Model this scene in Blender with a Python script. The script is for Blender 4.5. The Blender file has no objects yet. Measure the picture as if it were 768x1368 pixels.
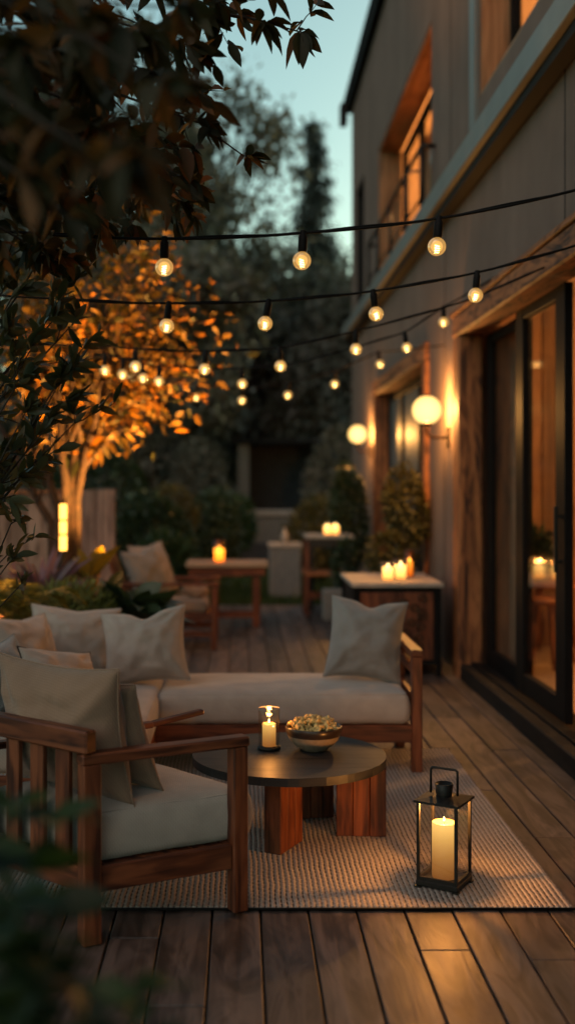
import bpy, bmesh, math, random
import numpy as np
from mathutils import Vector, Matrix, noise
PI = math.pi
sc = bpy.context.scene
COL = sc.collection
rng = np.random.default_rng(7)
random.seed(7)
F, HX, HY, CAMH = 1496.0, 322.0, 648.0, 1.5      # focal length and horizon of the photograph, in its pixels

def at(px, py, Y):
    return Vector(((px - HX) / F * Y, Y, CAMH + (HY - py) / F * Y))

# ------------------------------------------------------------------ materials
def nt(name):
    m = bpy.data.materials.new(name); m.use_nodes = True
    t = m.node_tree
    for n in list(t.nodes): t.nodes.remove(n)
    out = t.nodes.new('ShaderNodeOutputMaterial')
    def N(kind, **kw):
        n = t.nodes.new(kind)
        for k, v in kw.items():
            if k.startswith('i_'):
                key = k[2:]
                key = int(key) if key.isdigit() else key.replace('_', ' ')
                n.inputs[key].default_value = v
            else: setattr(n, k, v)
        return n
    def L(a, b): t.links.new(a, b)
    return m, t, out, N, L

def c4(c): return (c[0], c[1], c[2], 1)

def ramp(N, stops):
    r = N('ShaderNodeValToRGB')
    e = r.color_ramp.elements
    while len(e) < len(stops): e.new(0.5)
    for el, (p, c) in zip(e, stops): el.position = p; el.color = c4(c)
    return r

def plain(name, col, rough=0.5, metal=0.0, var=0.12, scale=30, bump=0.0, spec=0.5):
    m, t, out, N, L = nt(name)
    b = N('ShaderNodeBsdfPrincipled'); b.inputs['Roughness'].default_value = rough; b.inputs['Metallic'].default_value = metal
    b.inputs['Specular IOR Level'].default_value = spec
    tc = N('ShaderNodeTexCoord'); nz = N('ShaderNodeTexNoise', i_Scale=scale, i_Detail=5.0); L(tc.outputs['Object'], nz.inputs['Vector'])
    r = ramp(N, [(0.3, [c * (1 - var) for c in col]), (0.7, [min(1, c * (1 + var)) for c in col])])
    L(nz.outputs['Fac'], r.inputs['Fac']); L(r.outputs['Color'], b.inputs['Base Color'])
    if bump:
        bp = N('ShaderNodeBump', i_Strength=bump, i_Distance=0.004); L(nz.outputs['Fac'], bp.inputs['Height']); L(bp.outputs['Normal'], b.inputs['Normal'])
    L(b.outputs[0], out.inputs[0]); return m

def wood(name, dark, mid, light, rough=0.42, scale=1.0, bump=0.25, knots=0.5, island=0.35, spec=0.4):
    """grain runs along U (metres); every board gets its own tone"""
    m, t, out, N, L = nt(name)
    b = N('ShaderNodeBsdfPrincipled'); b.inputs['Specular IOR Level'].default_value = spec
    uv = N('ShaderNodeUVMap'); geo = N('ShaderNodeNewGeometry')
    off = N('ShaderNodeVectorMath', operation='SCALE'); off.inputs[3].default_value = 37.0
    cmb = N('ShaderNodeCombineXYZ'); L(geo.outputs['Random Per Island'], cmb.inputs[0]); L(geo.outputs['Random Per Island'], cmb.inputs[1])
    L(cmb.outputs[0], off.inputs[0])
    add = N('ShaderNodeVectorMath', operation='ADD'); L(uv.outputs[0], add.inputs[0]); L(off.outputs[0], add.inputs[1])
    mp = N('ShaderNodeMapping'); mp.inputs['Scale'].default_value = (1.6 * scale, 26 * scale, 1); L(add.outputs[0], mp.inputs['Vector'])
    n1 = N('ShaderNodeTexNoise', i_Scale=1.0, i_Detail=7.0, i_Distortion=0.9); L(mp.outputs[0], n1.inputs['Vector'])
    mp2 = N('ShaderNodeMapping'); mp2.inputs['Scale'].default_value = (2.2 * scale, 9 * scale, 1); L(add.outputs[0], mp2.inputs['Vector'])
    n2 = N('ShaderNodeTexNoise', i_Scale=1.0, i_Detail=2.0, i_Distortion=1.6 * knots); L(mp2.outputs[0], n2.inputs['Vector'])
    rings = N('ShaderNodeMath', operation='MULTIPLY', i_1=14.0); L(n2.outputs['Fac'], rings.inputs[0])
    sn = N('ShaderNodeMath', operation='SINE'); L(rings.outputs[0], sn.inputs[0])
    mr = N('ShaderNodeMath', operation='MULTIPLY_ADD', i_1=0.13, i_2=0.0); L(sn.outputs[0], mr.inputs[0])
    sm = N('ShaderNodeMath', operation='ADD'); L(n1.outputs['Fac'], sm.inputs[0]); L(mr.outputs[0], sm.inputs[1])
    r = ramp(N, [(0.28, dark), (0.5, mid), (0.72, light)]); L(sm.outputs[0], r.inputs['Fac'])
    hv = N('ShaderNodeHueSaturation')
    mv = N('ShaderNodeMapRange'); mv.inputs['To Min'].default_value = 1 - island; mv.inputs['To Max'].default_value = 1 + island
    L(geo.outputs['Random Per Island'], mv.inputs['Value']); L(mv.outputs[0], hv.inputs['Value']); L(r.outputs[0], hv.inputs['Color'])
    L(hv.outputs[0], b.inputs['Base Color'])
    rr = N('ShaderNodeMapRange'); rr.inputs['To Min'].default_value = rough - 0.12; rr.inputs['To Max'].default_value = rough + 0.22
    n3 = N('ShaderNodeTexNoise', i_Scale=5.0, i_Detail=4.0); L(add.outputs[0], n3.inputs['Vector'])
    mx = N('ShaderNodeMath', operation='MULTIPLY_ADD', i_1=0.5, i_2=0.0); L(n1.outputs['Fac'], mx.inputs[0]); 
    ma = N('ShaderNodeMath', operation='MULTIPLY_ADD', i_1=0.5); L(n3.outputs['Fac'], ma.inputs[0]); L(mx.outputs[0], ma.inputs[2])
    L(ma.outputs[0], rr.inputs['Value']); L(rr.outputs[0], b.inputs['Roughness'])
    bp = N('ShaderNodeBump', i_Strength=bump, i_Distance=0.003); L(sm.outputs[0], bp.inputs['Height']); L(bp.outputs['Normal'], b.inputs['Normal'])
    L(b.outputs[0], out.inputs[0]); return m

def fabric(name, col, scale=260, bump=0.35, stripe=0, var=0.12):
    m, t, out, N, L = nt(name)
    b = N('ShaderNodeBsdfPrincipled', i_Roughness=0.92); b.inputs['Specular IOR Level'].default_value = 0.15
    b.inputs['Sheen Weight'].default_value = 0.25
    tc = N('ShaderNodeTexCoord')
    n1 = N('ShaderNodeTexNoise', i_Scale=9.0, i_Detail=4.0); L(tc.outputs['Object'], n1.inputs['Vector'])
    wx = N('ShaderNodeTexWave', i_Scale=scale / 6.28, i_Distortion=1.2, i_Detail=1.0); wx.bands_direction = 'X'; L(tc.outputs['Object'], wx.inputs['Vector'])
    wz = N('ShaderNodeTexWave', i_Scale=scale / 6.28, i_Distortion=1.2, i_Detail=1.0); wz.bands_direction = 'DIAGONAL'; L(tc.outputs['Object'], wz.inputs['Vector'])
    n2 = N('ShaderNodeTexNoise', i_Scale=420.0, i_Detail=2.0); L(tc.outputs['Object'], n2.inputs['Vector'])
    s1 = N('ShaderNodeMath', operation='ADD'); L(wx.outputs['Fac'], s1.inputs[0]); L(wz.outputs['Fac'], s1.inputs[1])
    s2 = N('ShaderNodeMath', operation='ADD'); L(s1.outputs[0], s2.inputs[0]); L(n2.outputs['Fac'], s2.inputs[1])
    r = ramp(N, [(0.25, [c * (1 - var) for c in col]), (0.75, [c * (1 + var) for c in col])]); L(n1.outputs['Fac'], r.inputs['Fac'])
    mixc = N('ShaderNodeMixRGB', blend_type='MULTIPLY', i_Fac=0.35); L(r.outputs[0], mixc.inputs[1])
    r2 = ramp(N, [(0.2, (0.72, 0.7, 0.68)), (0.8, (1, 1, 1))])
    s3 = N('ShaderNodeMath', operation='MULTIPLY', i_1=0.36); L(s2.outputs[0], s3.inputs[0]); L(s3.outputs[0], r2.inputs['Fac']); L(r2.outputs[0], mixc.inputs[2])
    last = mixc.outputs[0]
    if stripe:
        ws = N('ShaderNodeTexWave', i_Scale=stripe / 6.28 * 2); ws.bands_direction = 'X'; L(tc.outputs['Object'], ws.inputs['Vector'])
        rs = ramp(N, [(0.35, (0.45, 0.5, 0.55)), (0.6, (1, 1, 1))]); L(ws.outputs['Fac'], rs.inputs['Fac'])
        m2 = N('ShaderNodeMixRGB', blend_type='MULTIPLY', i_Fac=0.9); L(last, m2.inputs[1]); L(rs.outputs[0], m2.inputs[2]); last = m2.outputs[0]
    L(last, b.inputs['Base Color'])
    bp = N('ShaderNodeBump', i_Strength=bump, i_Distance=0.0012); L(s2.outputs[0], bp.inputs['Height'])
    n3 = N('ShaderNodeTexNoise', i_Scale=7.0, i_Detail=3.0, i_Distortion=0.6); L(tc.outputs['Object'], n3.inputs['Vector'])
    bp2 = N('ShaderNodeBump', i_Strength=0.22, i_Distance=0.03); L(n3.outputs['Fac'], bp2.inputs['Height']); L(bp.outputs['Normal'], bp2.inputs['Normal'])
    L(bp2.outputs['Normal'], b.inputs['Normal'])
    L(b.outputs[0], out.inputs[0]); return m

def leafmat(name, cols, trans=0.35, rough=0.45, tcol=None):
    m, t, out, N, L = nt(name)
    geo = N('ShaderNodeNewGeometry')
    r = ramp(N, [((i + 0.5) / len(cols), c) for i, c in enumerate(cols)]); L(geo.outputs['Random Per Island'], r.inputs['Fac'])
    b = N('ShaderNodeBsdfPrincipled', i_Roughness=rough); b.inputs['Specular IOR Level'].default_value = 0.35
    L(r.outputs[0], b.inputs['Base Color'])
    tr = N('ShaderNodeBsdfTranslucent')
    g = N('ShaderNodeMixRGB', blend_type='MULTIPLY', i_Fac=1.0); g.inputs[2].default_value = c4(tcol or (1.6, 1.3, 0.6)); L(r.outputs[0], g.inputs[1]); L(g.outputs[0], tr.inputs['Color'])
    mx = N('ShaderNodeMixShader', i_Fac=trans); L(b.outputs[0], mx.inputs[1]); L(tr.outputs[0], mx.inputs[2])
    L(mx.outputs[0], out.inputs[0]); return m

def emit(name, col, s):
    m, t, out, N, L = nt(name)
    e = N('ShaderNodeEmission', i_Strength=s); e.inputs[0].default_value = c4(col); L(e.outputs[0], out.inputs[0]); return m

def wax(name, z0, z1, top=3.0, low=0.5, ctop=(1, 0.60, 0.15), clow=(1, 0.33, 0.06)):
    """a burning candle: the wax glows from the flame downwards"""
    m, t, out, N, L = nt(name)
    tc = N('ShaderNodeTexCoord'); sx = N('ShaderNodeSeparateXYZ'); L(tc.outputs['Object'], sx.inputs[0])
    mr = N('ShaderNodeMapRange'); mr.inputs['From Min'].default_value = z0; mr.inputs['From Max'].default_value = z1; L(sx.outputs['Z'], mr.inputs['Value'])
    pw = N('ShaderNodeMath', operation='POWER', i_1=1.6); L(mr.outputs[0], pw.inputs[0])
    st = N('ShaderNodeMapRange'); st.inputs['To Min'].default_value = low; st.inputs['To Max'].default_value = top; L(pw.outputs[0], st.inputs['Value'])
    r = ramp(N, [(0, clow), (1, ctop)]); L(mr.outputs[0], r.inputs['Fac'])
    b = N('ShaderNodeBsdfPrincipled', i_Roughness=0.5); b.inputs['Base Color'].default_value = (0.20, 0.10, 0.034, 1)
    L(r.outputs[0], b.inputs['Emission Color']); L(st.outputs[0], b.inputs['Emission Strength']); L(b.outputs[0], out.inputs[0]); return m

def glass(name, tint=(0.95, 0.95, 0.95), ior=1.45, rough=0.02, extra=0.0):
    m, t, out, N, L = nt(name)
    fr = N('ShaderNodeFresnel'); tr = N('ShaderNodeBsdfTransparent'); tr.inputs[0].default_value = c4(tint)
    geo = N('ShaderNodeNewGeometry'); io = N('ShaderNodeMapRange'); io.inputs['To Min'].default_value = ior; io.inputs['To Max'].default_value = 1 / ior   # thin pane: same reflection from both sides
    L(geo.outputs['Backfacing'], io.inputs['Value']); L(io.outputs[0], fr.inputs['IOR'])
    gl = N('ShaderNodeBsdfGlossy', i_Roughness=rough); gl.inputs[0].default_value = (0.9, 0.9, 0.9, 1)
    ad = N('ShaderNodeMath', operation='ADD', i_1=extra); L(fr.outputs[0], ad.inputs[0])
    mx = N('ShaderNodeMixShader'); L(ad.outputs[0], mx.inputs[0]); L(tr.outputs[0], mx.inputs[1]); L(gl.outputs[0], mx.inputs[2])
    L(mx.outputs[0], out.inputs[0]); return m

def bulbglass(name):
    m, t, out, N, L = nt(name)
    lw = N('ShaderNodeLayerWeight', i_Blend=0.35)
    tr = N('ShaderNodeBsdfTransparent'); tr.inputs[0].default_value = (1, 0.86, 0.62, 1)
    em = N('ShaderNodeEmission', i_Strength=1.25); em.inputs[0].default_value = (1, 0.54, 0.15, 1)
    gl = N('ShaderNodeBsdfGlossy', i_Roughness=0.05)
    m1 = N('ShaderNodeMixShader', i_Fac=0.62); L(tr.outputs[0], m1.inputs[1]); L(em.outputs[0], m1.inputs[2])
    m2 = N('ShaderNodeMixShader'); sc_ = N('ShaderNodeMath', operation='MULTIPLY', i_1=0.5); L(lw.outputs['Fresnel'], sc_.inputs[0]); L(sc_.outputs[0], m2.inputs[0])
    L(m1.outputs[0], m2.inputs[1]); L(gl.outputs[0], m2.inputs[2]); L(m2.outputs[0], out.inputs[0]); return m

def opal(name, col, s, clear=0.5):
    # frosted glass shell: glows itself and lets the lamp inside shine out
    m, t, out, N, L = nt(name)
    tr = N('ShaderNodeBsdfTransparent'); tr.inputs[0].default_value = (1, 0.93, 0.8, 1)
    lw = N('ShaderNodeLayerWeight', i_Blend=0.35)
    st = N('ShaderNodeMapRange'); st.inputs['To Min'].default_value = s; st.inputs['To Max'].default_value = s * 0.28; L(lw.outputs['Facing'], st.inputs['Value'])
    em = N('ShaderNodeEmission'); em.inputs[0].default_value = c4(col); L(st.outputs[0], em.inputs[1])
    mx = N('ShaderNodeMixShader', i_Fac=1 - clear); L(tr.outputs[0], mx.inputs[1]); L(em.outputs[0], mx.inputs[2]); L(mx.outputs[0], out.inputs[0]); return m

def stucco(name, a, b_, scale=2.2):
    m, t, out, N, L = nt(name)
    b = N('ShaderNodeBsdfPrincipled', i_Roughness=0.9); b.inputs['Specular IOR Level'].default_value = 0.2
    tc = N('ShaderNodeTexCoord')
    n1 = N('ShaderNodeTexNoise', i_Scale=scale, i_Detail=6.0, i_Roughness=0.65); L(tc.outputs['Object'], n1.inputs['Vector'])
    mp = N('ShaderNodeMapping'); mp.inputs['Scale'].default_value = (2.5, 2.5, 0.5); L(tc.outputs['Object'], mp.inputs['Vector'])
    n3 = N('ShaderNodeTexNoise', i_Scale=1.0, i_Detail=3.0); L(mp.outputs[0], n3.inputs['Vector'])
    av = N('ShaderNodeMath', operation='MULTIPLY_ADD', i_1=0.5, i_2=0.0); L(n1.outputs['Fac'], av.inputs[0])
    av2 = N('ShaderNodeMath', operation='MULTIPLY_ADD', i_1=0.5); L(n3.outputs['Fac'], av2.inputs[0]); L(av.outputs[0], av2.inputs[2])
    r = ramp(N, [(0.35, a), (0.65, b_)]); L(av2.outputs[0], r.inputs['Fac']); L(r.outputs[0], b.inputs['Base Color'])
    n2 = N('ShaderNodeTexNoise', i_Scale=90.0, i_Detail=5.0); L(tc.outputs['Object'], n2.inputs['Vector'])
    bp = N('ShaderNodeBump', i_Strength=0.3, i_Distance=0.006); L(n2.outputs['Fac'], bp.inputs['Height']); L(bp.outputs['Normal'], b.inputs['Normal'])
    L(b.outputs[0], out.inputs[0]); return m

def rugmat():
    m, t, out, N, L = nt('woven_rug')
    b = N('ShaderNodeBsdfPrincipled', i_Roughness=0.95); b.inputs['Specular IOR Level'].default_value = 0.1
    tc = N('ShaderNodeTexCoord')
    nw = N('ShaderNodeTexNoise', i_Scale=7.0, i_Detail=3.0); L(tc.outputs['Object'], nw.inputs['Vector'])
    sb = N('ShaderNodeVectorMath', operation='SUBTRACT'); sb.inputs[1].default_value = (.5, .5, .5); L(nw.outputs['Color'], sb.inputs[0])
    sl = N('ShaderNodeVectorMath', operation='SCALE'); sl.inputs[3].default_value = 0.012; L(sb.outputs[0], sl.inputs[0])
    av = N('ShaderNodeVectorMath', operation='ADD'); L(tc.outputs['Object'], av.inputs[0]); L(sl.outputs[0], av.inputs[1])
    sx = N('ShaderNodeSeparateXYZ'); L(av.outputs[0], sx.inputs[0])
    def sinof(sock, per, ph=None):
        mu = N('ShaderNodeMath', operation='MULTIPLY', i_1=2 * PI / per); L(sock, mu.inputs[0])
        o = mu.outputs[0]
        if ph is not None:
            a = N('ShaderNodeMath', operation='ADD'); L(o, a.inputs[0]); L(ph, a.inputs[1]); o = a.outputs[0]
        s = N('ShaderNodeMath', operation='SINE'); L(o, s.inputs[0]); return s.outputs[0]
    colx = sinof(sx.outputs['X'], 0.020)
    half = N('ShaderNodeMath', operation='MULTIPLY', i_1=PI / 0.020); L(sx.outputs['X'], half.inputs[0])
    sg = N('ShaderNodeMath', operation='SINE'); L(half.outputs[0], sg.inputs[0]); sgn = N('ShaderNodeMath', operation='SIGN'); L(sg.outputs[0], sgn.inputs[0])
    ph = N('ShaderNodeMath', operation='MULTIPLY', i_1=1.57); L(sgn.outputs[0], ph.inputs[0])
    rowy = sinof(sx.outputs['Y'], 0.040, ph.outputs[0])
    # dark yarn columns, broken into stitches
    a1 = N('ShaderNodeMapRange'); a1.inputs['From Min'].default_value = 0.42; a1.inputs['From Max'].default_value = 0.9; L(colx, a1.inputs['Value'])
    a2 = N('ShaderNodeMapRange'); a2.inputs['From Min'].default_value = -0.9; a2.inputs['From Max'].default_value = -0.1; a2.inputs['To Min'].default_value = 0.35; L(rowy, a2.inputs['Value'])
    mm = N('ShaderNodeMath', operation='MULTIPLY'); L(a1.outputs[0], mm.inputs[0]); L(a2.outputs[0], mm.inputs[1])
    n1 = N('ShaderNodeTexNoise', i_Scale=3.5, i_Detail=5.0, i_Roughness=0.7); L(tc.outputs['Object'], n1.inputs['Vector'])
    nr = N('ShaderNodeMapRange'); nr.inputs['From Min'].default_value = 0.3; nr.inputs['From Max'].default_value = 0.62; nr.inputs['To Min'].default_value = 0.35; L(n1.outputs['Fac'], nr.inputs['Value'])
    dk = N('ShaderNodeMath', operation='MULTIPLY'); L(mm.outputs[0], dk.inputs[0]); L(nr.outputs[0], dk.inputs[1])
    n2 = N('ShaderNodeTexNoise', i_Scale=160.0, i_Detail=3.0); L(tc.outputs['Object'], n2.inputs['Vector'])
    cream = ramp(N, [(0.3, (0.27, 0.235, 0.21)), (0.7, (0.50, 0.44, 0.395))]); L(n2.outputs['Fac'], cream.inputs['Fac'])
    mx = N('ShaderNodeMixRGB'); L(dk.outputs[0], mx.inputs[0]); L(cream.outputs[0], mx.inputs[1]); mx.inputs[2].default_value = (0.016, 0.013, 0.012, 1)
    L(mx.outputs[0], b.inputs['Base Color'])
    hx = N('ShaderNodeMath', operation='MULTIPLY_ADD', i_1=-0.5); L(colx, hx.inputs[0]); 
    hy = N('ShaderNodeMath', operation='MULTIPLY', i_1=0.2); L(rowy, hy.inputs[0]); L(hy.outputs[0], hx.inputs[2])
    hz = N('ShaderNodeMath', operation='ADD'); L(hx.outputs[0], hz.inputs[0]); L(n2.outputs['Fac'], hz.inputs[1])
    bp = N('ShaderNodeBump', i_Strength=0.8, i_Distance=0.005); L(hz.outputs[0], bp.inputs['Height']); L(bp.outputs['Normal'], b.inputs['Normal'])
    L(b.outputs[0], out.inputs[0]); return m

M = {}
M['teak'] = wood('teak', (0.040, 0.011, 0.006), (0.115, 0.032, 0.0135), (0.20, 0.060, 0.024), 0.42, 1.3, 0.2, island=0.18)
M['deckwood'] = wood('deck_wood', (0.030, 0.023, 0.021), (0.064, 0.048, 0.043), (0.11, 0.083, 0.074), 0.46, 0.75, 0.5, knots=1.6, island=0.3, spec=0.35)
M['rustic'] = wood('rustic_wood', (0.035, 0.011, 0.005), (0.19, 0.066, 0.023), (0.40, 0.15, 0.053), 0.6, 0.55, 0.6, knots=2.2, island=0.15)
M['fencewood'] = wood('fence_wood', (0.11, 0.066, 0.05), (0.24, 0.15, 0.112), (0.34, 0.22, 0.17), 0.8, 1.0, 0.4)
M['blackwood'] = wood('black_stained_wood', (0.010, 0.011, 0.012), (0.019, 0.021, 0.023), (0.032, 0.034, 0.037), 0.40, 1.0, 0.25, island=0.08, spec=0.4)
M['blacktop'] = wood('charcoal_table_wood', (0.010, 0.011, 0.012), (0.017, 0.018, 0.020), (0.027, 0.028, 0.031), 0.42, 1.0, 0.3, island=0.1, spec=0.28)
M['blackpaint'] = wood('black_painted_wood', (0.006, 0.006, 0.006), (0.011, 0.010, 0.010), (0.018, 0.016, 0.015), 0.55, 1.0, 0.25, island=0.08, spec=0.15)
M['paletop'] = wood('pale_wood', (0.19, 0.12, 0.07), (0.33, 0.22, 0.14), (0.42, 0.30, 0.2), 0.5, 1.0, 0.15)
M['cushion'] = fabric('cushion_linen', (0.44, 0.375, 0.33))
M['pillow'] = fabric('pillow_linen', (0.38, 0.32, 0.28))
M['greypillow'] = fabric('grey_linen', (0.24, 0.235, 0.23))
M['tanpillow'] = fabric('tan_linen', (0.29, 0.185, 0.128))
M['stripepillow'] = fabric('striped_linen', (0.31, 0.32, 0.32), stripe=520)
M['stucco'] = stucco('stucco', (0.150, 0.106, 0.088), (0.205, 0.146, 0.122))
M['rug'] = rugmat()
M['black'] = plain('black_metal', (0.012, 0.011, 0.010), 0.45, 0.0, 0.3, 60, 0.1, 0.3)
M['frame'] = plain('dark_frame', (0.007, 0.006, 0.006), 0.6, 0.0, 0.25, 20, 0, 0.12)
M['bronze'] = plain('bronze', (0.06, 0.035, 0.02), 0.35, 0.8)
M['ledge'] = plain('ledge_metal', (0.17, 0.175, 0.17), 0.5, 0.0, 0.1, 4)
M['fascia'] = plain('roof_fascia', (0.016, 0.015, 0.015), 0.7, spec=0.15)
M['warmwood'] = wood('warm_lining', (0.15, 0.07, 0.03), (0.26, 0.13, 0.058), (0.36, 0.19, 0.09), 0.55, 0.6, 0.2)
M['glass'] = glass('window_glass', (0.92, 0.92, 0.9), 1.4, 0.06)
M['dullglass'] = glass('tinted_glass', (0.6, 0.6, 0.6), 1.16, 0.45)
M['cupglass'] = glass('clear_glass', (0.93, 0.92, 0.90), 1.45, 0.03, 0.015)
M['bulbglass'] = bulbglass('bulb_glass')
M['filament'] = emit('filament', (1, 0.60, 0.22), 26)
M['globe'] = opal('opal_globe', (1, 0.60, 0.19), 4.0)
M['pendant'] = opal('pendant_glow', (1, 0.48, 0.14), 8)
M['flame'] = emit('flame', (1, 0.66, 0.25), 18)
M['tube'] = emit('amber_tube', (1, 0.44, 0.07), 5)
M['bowl'] = plain('bowl_glaze', (0.33, 0.26, 0.19), 0.35, 0, 0.15, 60, 0.1)
M['bowlrim'] = plain('bowl_dark_glaze', (0.035, 0.022, 0.017), 0.3)
M['popcorn'] = plain('popcorn', (0.74, 0.45, 0.17), 0.75, 0, 0.6, 1.3, 0.3)
M['concrete'] = plain('concrete', (0.20, 0.185, 0.165), 0.85, 0, 0.15, 12, 0.3)
M['stone'] = plain('pale_stone', (0.38, 0.33, 0.28), 0.6, 0, 0.12, 14, 0.1)
M['darkstone'] = plain('dark_stone', (0.06, 0.06, 0.066), 0.75, 0, 0.2, 7, 0.3)
M['soil'] = plain('soil', (0.03, 0.022, 0.016), 0.95, 0, 0.5, 14, 0.8)
M['lawn'] = plain('lawn_base', (0.025, 0.042, 0.014), 0.95, 0, 0.4, 2, 0.3)
M['bark'] = plain('bark', (0.034, 0.017, 0.009), 0.9, 0, 0.6, 22, 1.0)
M['darkbark'] = plain('dark_bark', (0.035, 0.027, 0.02), 0.9, 0, 0.4, 22, 0.8)
M['curtain'] = fabric('curtain', (0.30, 0.24, 0.18), var=0.05)
M['darkcurtain'] = fabric('dark_curtain', (0.10, 0.075, 0.055), var=0.05)
M['plaster'] = plain('warm_plaster', (0.42, 0.29, 0.18), 0.9, 0, 0.06, 3)
M['cord'] = plain('black_rubber', (0.008, 0.007, 0.007), 0.6, spec=0.15)
M['glassrim'] = plain('glass_rim_glint', (0.30, 0.28, 0.25), 0.08, 0, 0.05, 20, 0, 0.9)  # opaque pale grey stands in for the highlight along the rim
M['amber'] = glass('amber_glass', (0.95, 0.68, 0.36))
M['leaf_over'] = leafmat('overhanging_leaves', [(0.014, 0.018, 0.007), (0.024, 0.026, 0.010), (0.036, 0.033, 0.011), (0.055, 0.030, 0.010), (0.13, 0.06, 0.016)], 0.38, 0.6)  # last, orange brown tone paints the highlights of warmly lit leaves
M['leaf_uplit'] = leafmat('uplit_leaves', [(0.035, 0.04, 0.012), (0.09, 0.06, 0.014), (0.05, 0.05, 0.014), (0.26, 0.14, 0.025), (0.14, 0.08, 0.016), (0.34, 0.19, 0.035)], 0.5, 0.5, (1.6, 1.15, 0.35))  # gold and dark tones mixed to carry the uplight's glow and falloff
M['leaf_far'] = leafmat('far_leaves', [(0.10, 0.105, 0.085), (0.13, 0.135, 0.11), (0.18, 0.175, 0.145), (0.14, 0.125, 0.10)], 0.3, 0.6, (1, 1, 0.8))  # greyed and lightened: distance haze is put into the colour
M['needles'] = leafmat('needles', [(0.04, 0.055, 0.045), (0.06, 0.075, 0.06)], 0.1, 0.6, (1, 1, 0.8))  # lightened too, for haze over the conifer
M['leaf_green'] = leafmat('green_leaves', [(0.022, 0.05, 0.016), (0.032, 0.065, 0.022), (0.045, 0.085, 0.028)], 0.3, 0.35, (1.4, 1.4, 0.6))
M['leaf_dark'] = leafmat('dark_leaves', [(0.022, 0.040, 0.02), (0.036, 0.06, 0.028), (0.05, 0.072, 0.035)], 0.2, 0.35, (1.2, 1.3, 0.6))
M['leaf_moss'] = leafmat('mossy_needles', [(0.075, 0.11, 0.03), (0.14, 0.18, 0.046), (0.20, 0.23, 0.055)], 0.25, 0.6)
M['leaf_fern'] = leafmat('fern_leaves', [(0.09, 0.10, 0.022), (0.15, 0.15, 0.032), (0.21, 0.18, 0.04)], 0.35, 0.5)
M['leaf_purple'] = leafmat('purple_leaves', [(0.09, 0.056, 0.075), (0.15, 0.085, 0.112), (0.22, 0.14, 0.16)], 0.25, 0.4, (1.3, 0.9, 0.9))
M['leaf_yellow'] = leafmat('yellow_leaves', [(0.10, 0.09, 0.018), (0.14, 0.11, 0.02)], 0.4, 0.4, (1.3, 1.1, 0.4))
M['leaf_olive'] = leafmat('olive_leaves', [(0.055, 0.055, 0.018), (0.09, 0.08, 0.025), (0.12, 0.10, 0.03)], 0.3, 0.5)
M['leaf_olive_dark'] = leafmat('dull_green_leaves', [(0.035, 0.045, 0.026), (0.055, 0.066, 0.038), (0.075, 0.08, 0.046), (0.09, 0.07, 0.03)], 0.38, 0.38, (1.5, 1.2, 0.5))
M['leaf_fore'] = leafmat('foreground_leaves', [(0.012, 0.026, 0.009), (0.022, 0.043, 0.013), (0.05, 0.085, 0.022), (0.017, 0.032, 0.012)], 0.35, 0.45, (1.3, 1.4, 0.5))
M['grass'] = leafmat('grass_blades', [(0.025, 0.05, 0.012), (0.04, 0.07, 0.018), (0.05, 0.08, 0.02)], 0.3, 0.6)

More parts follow.
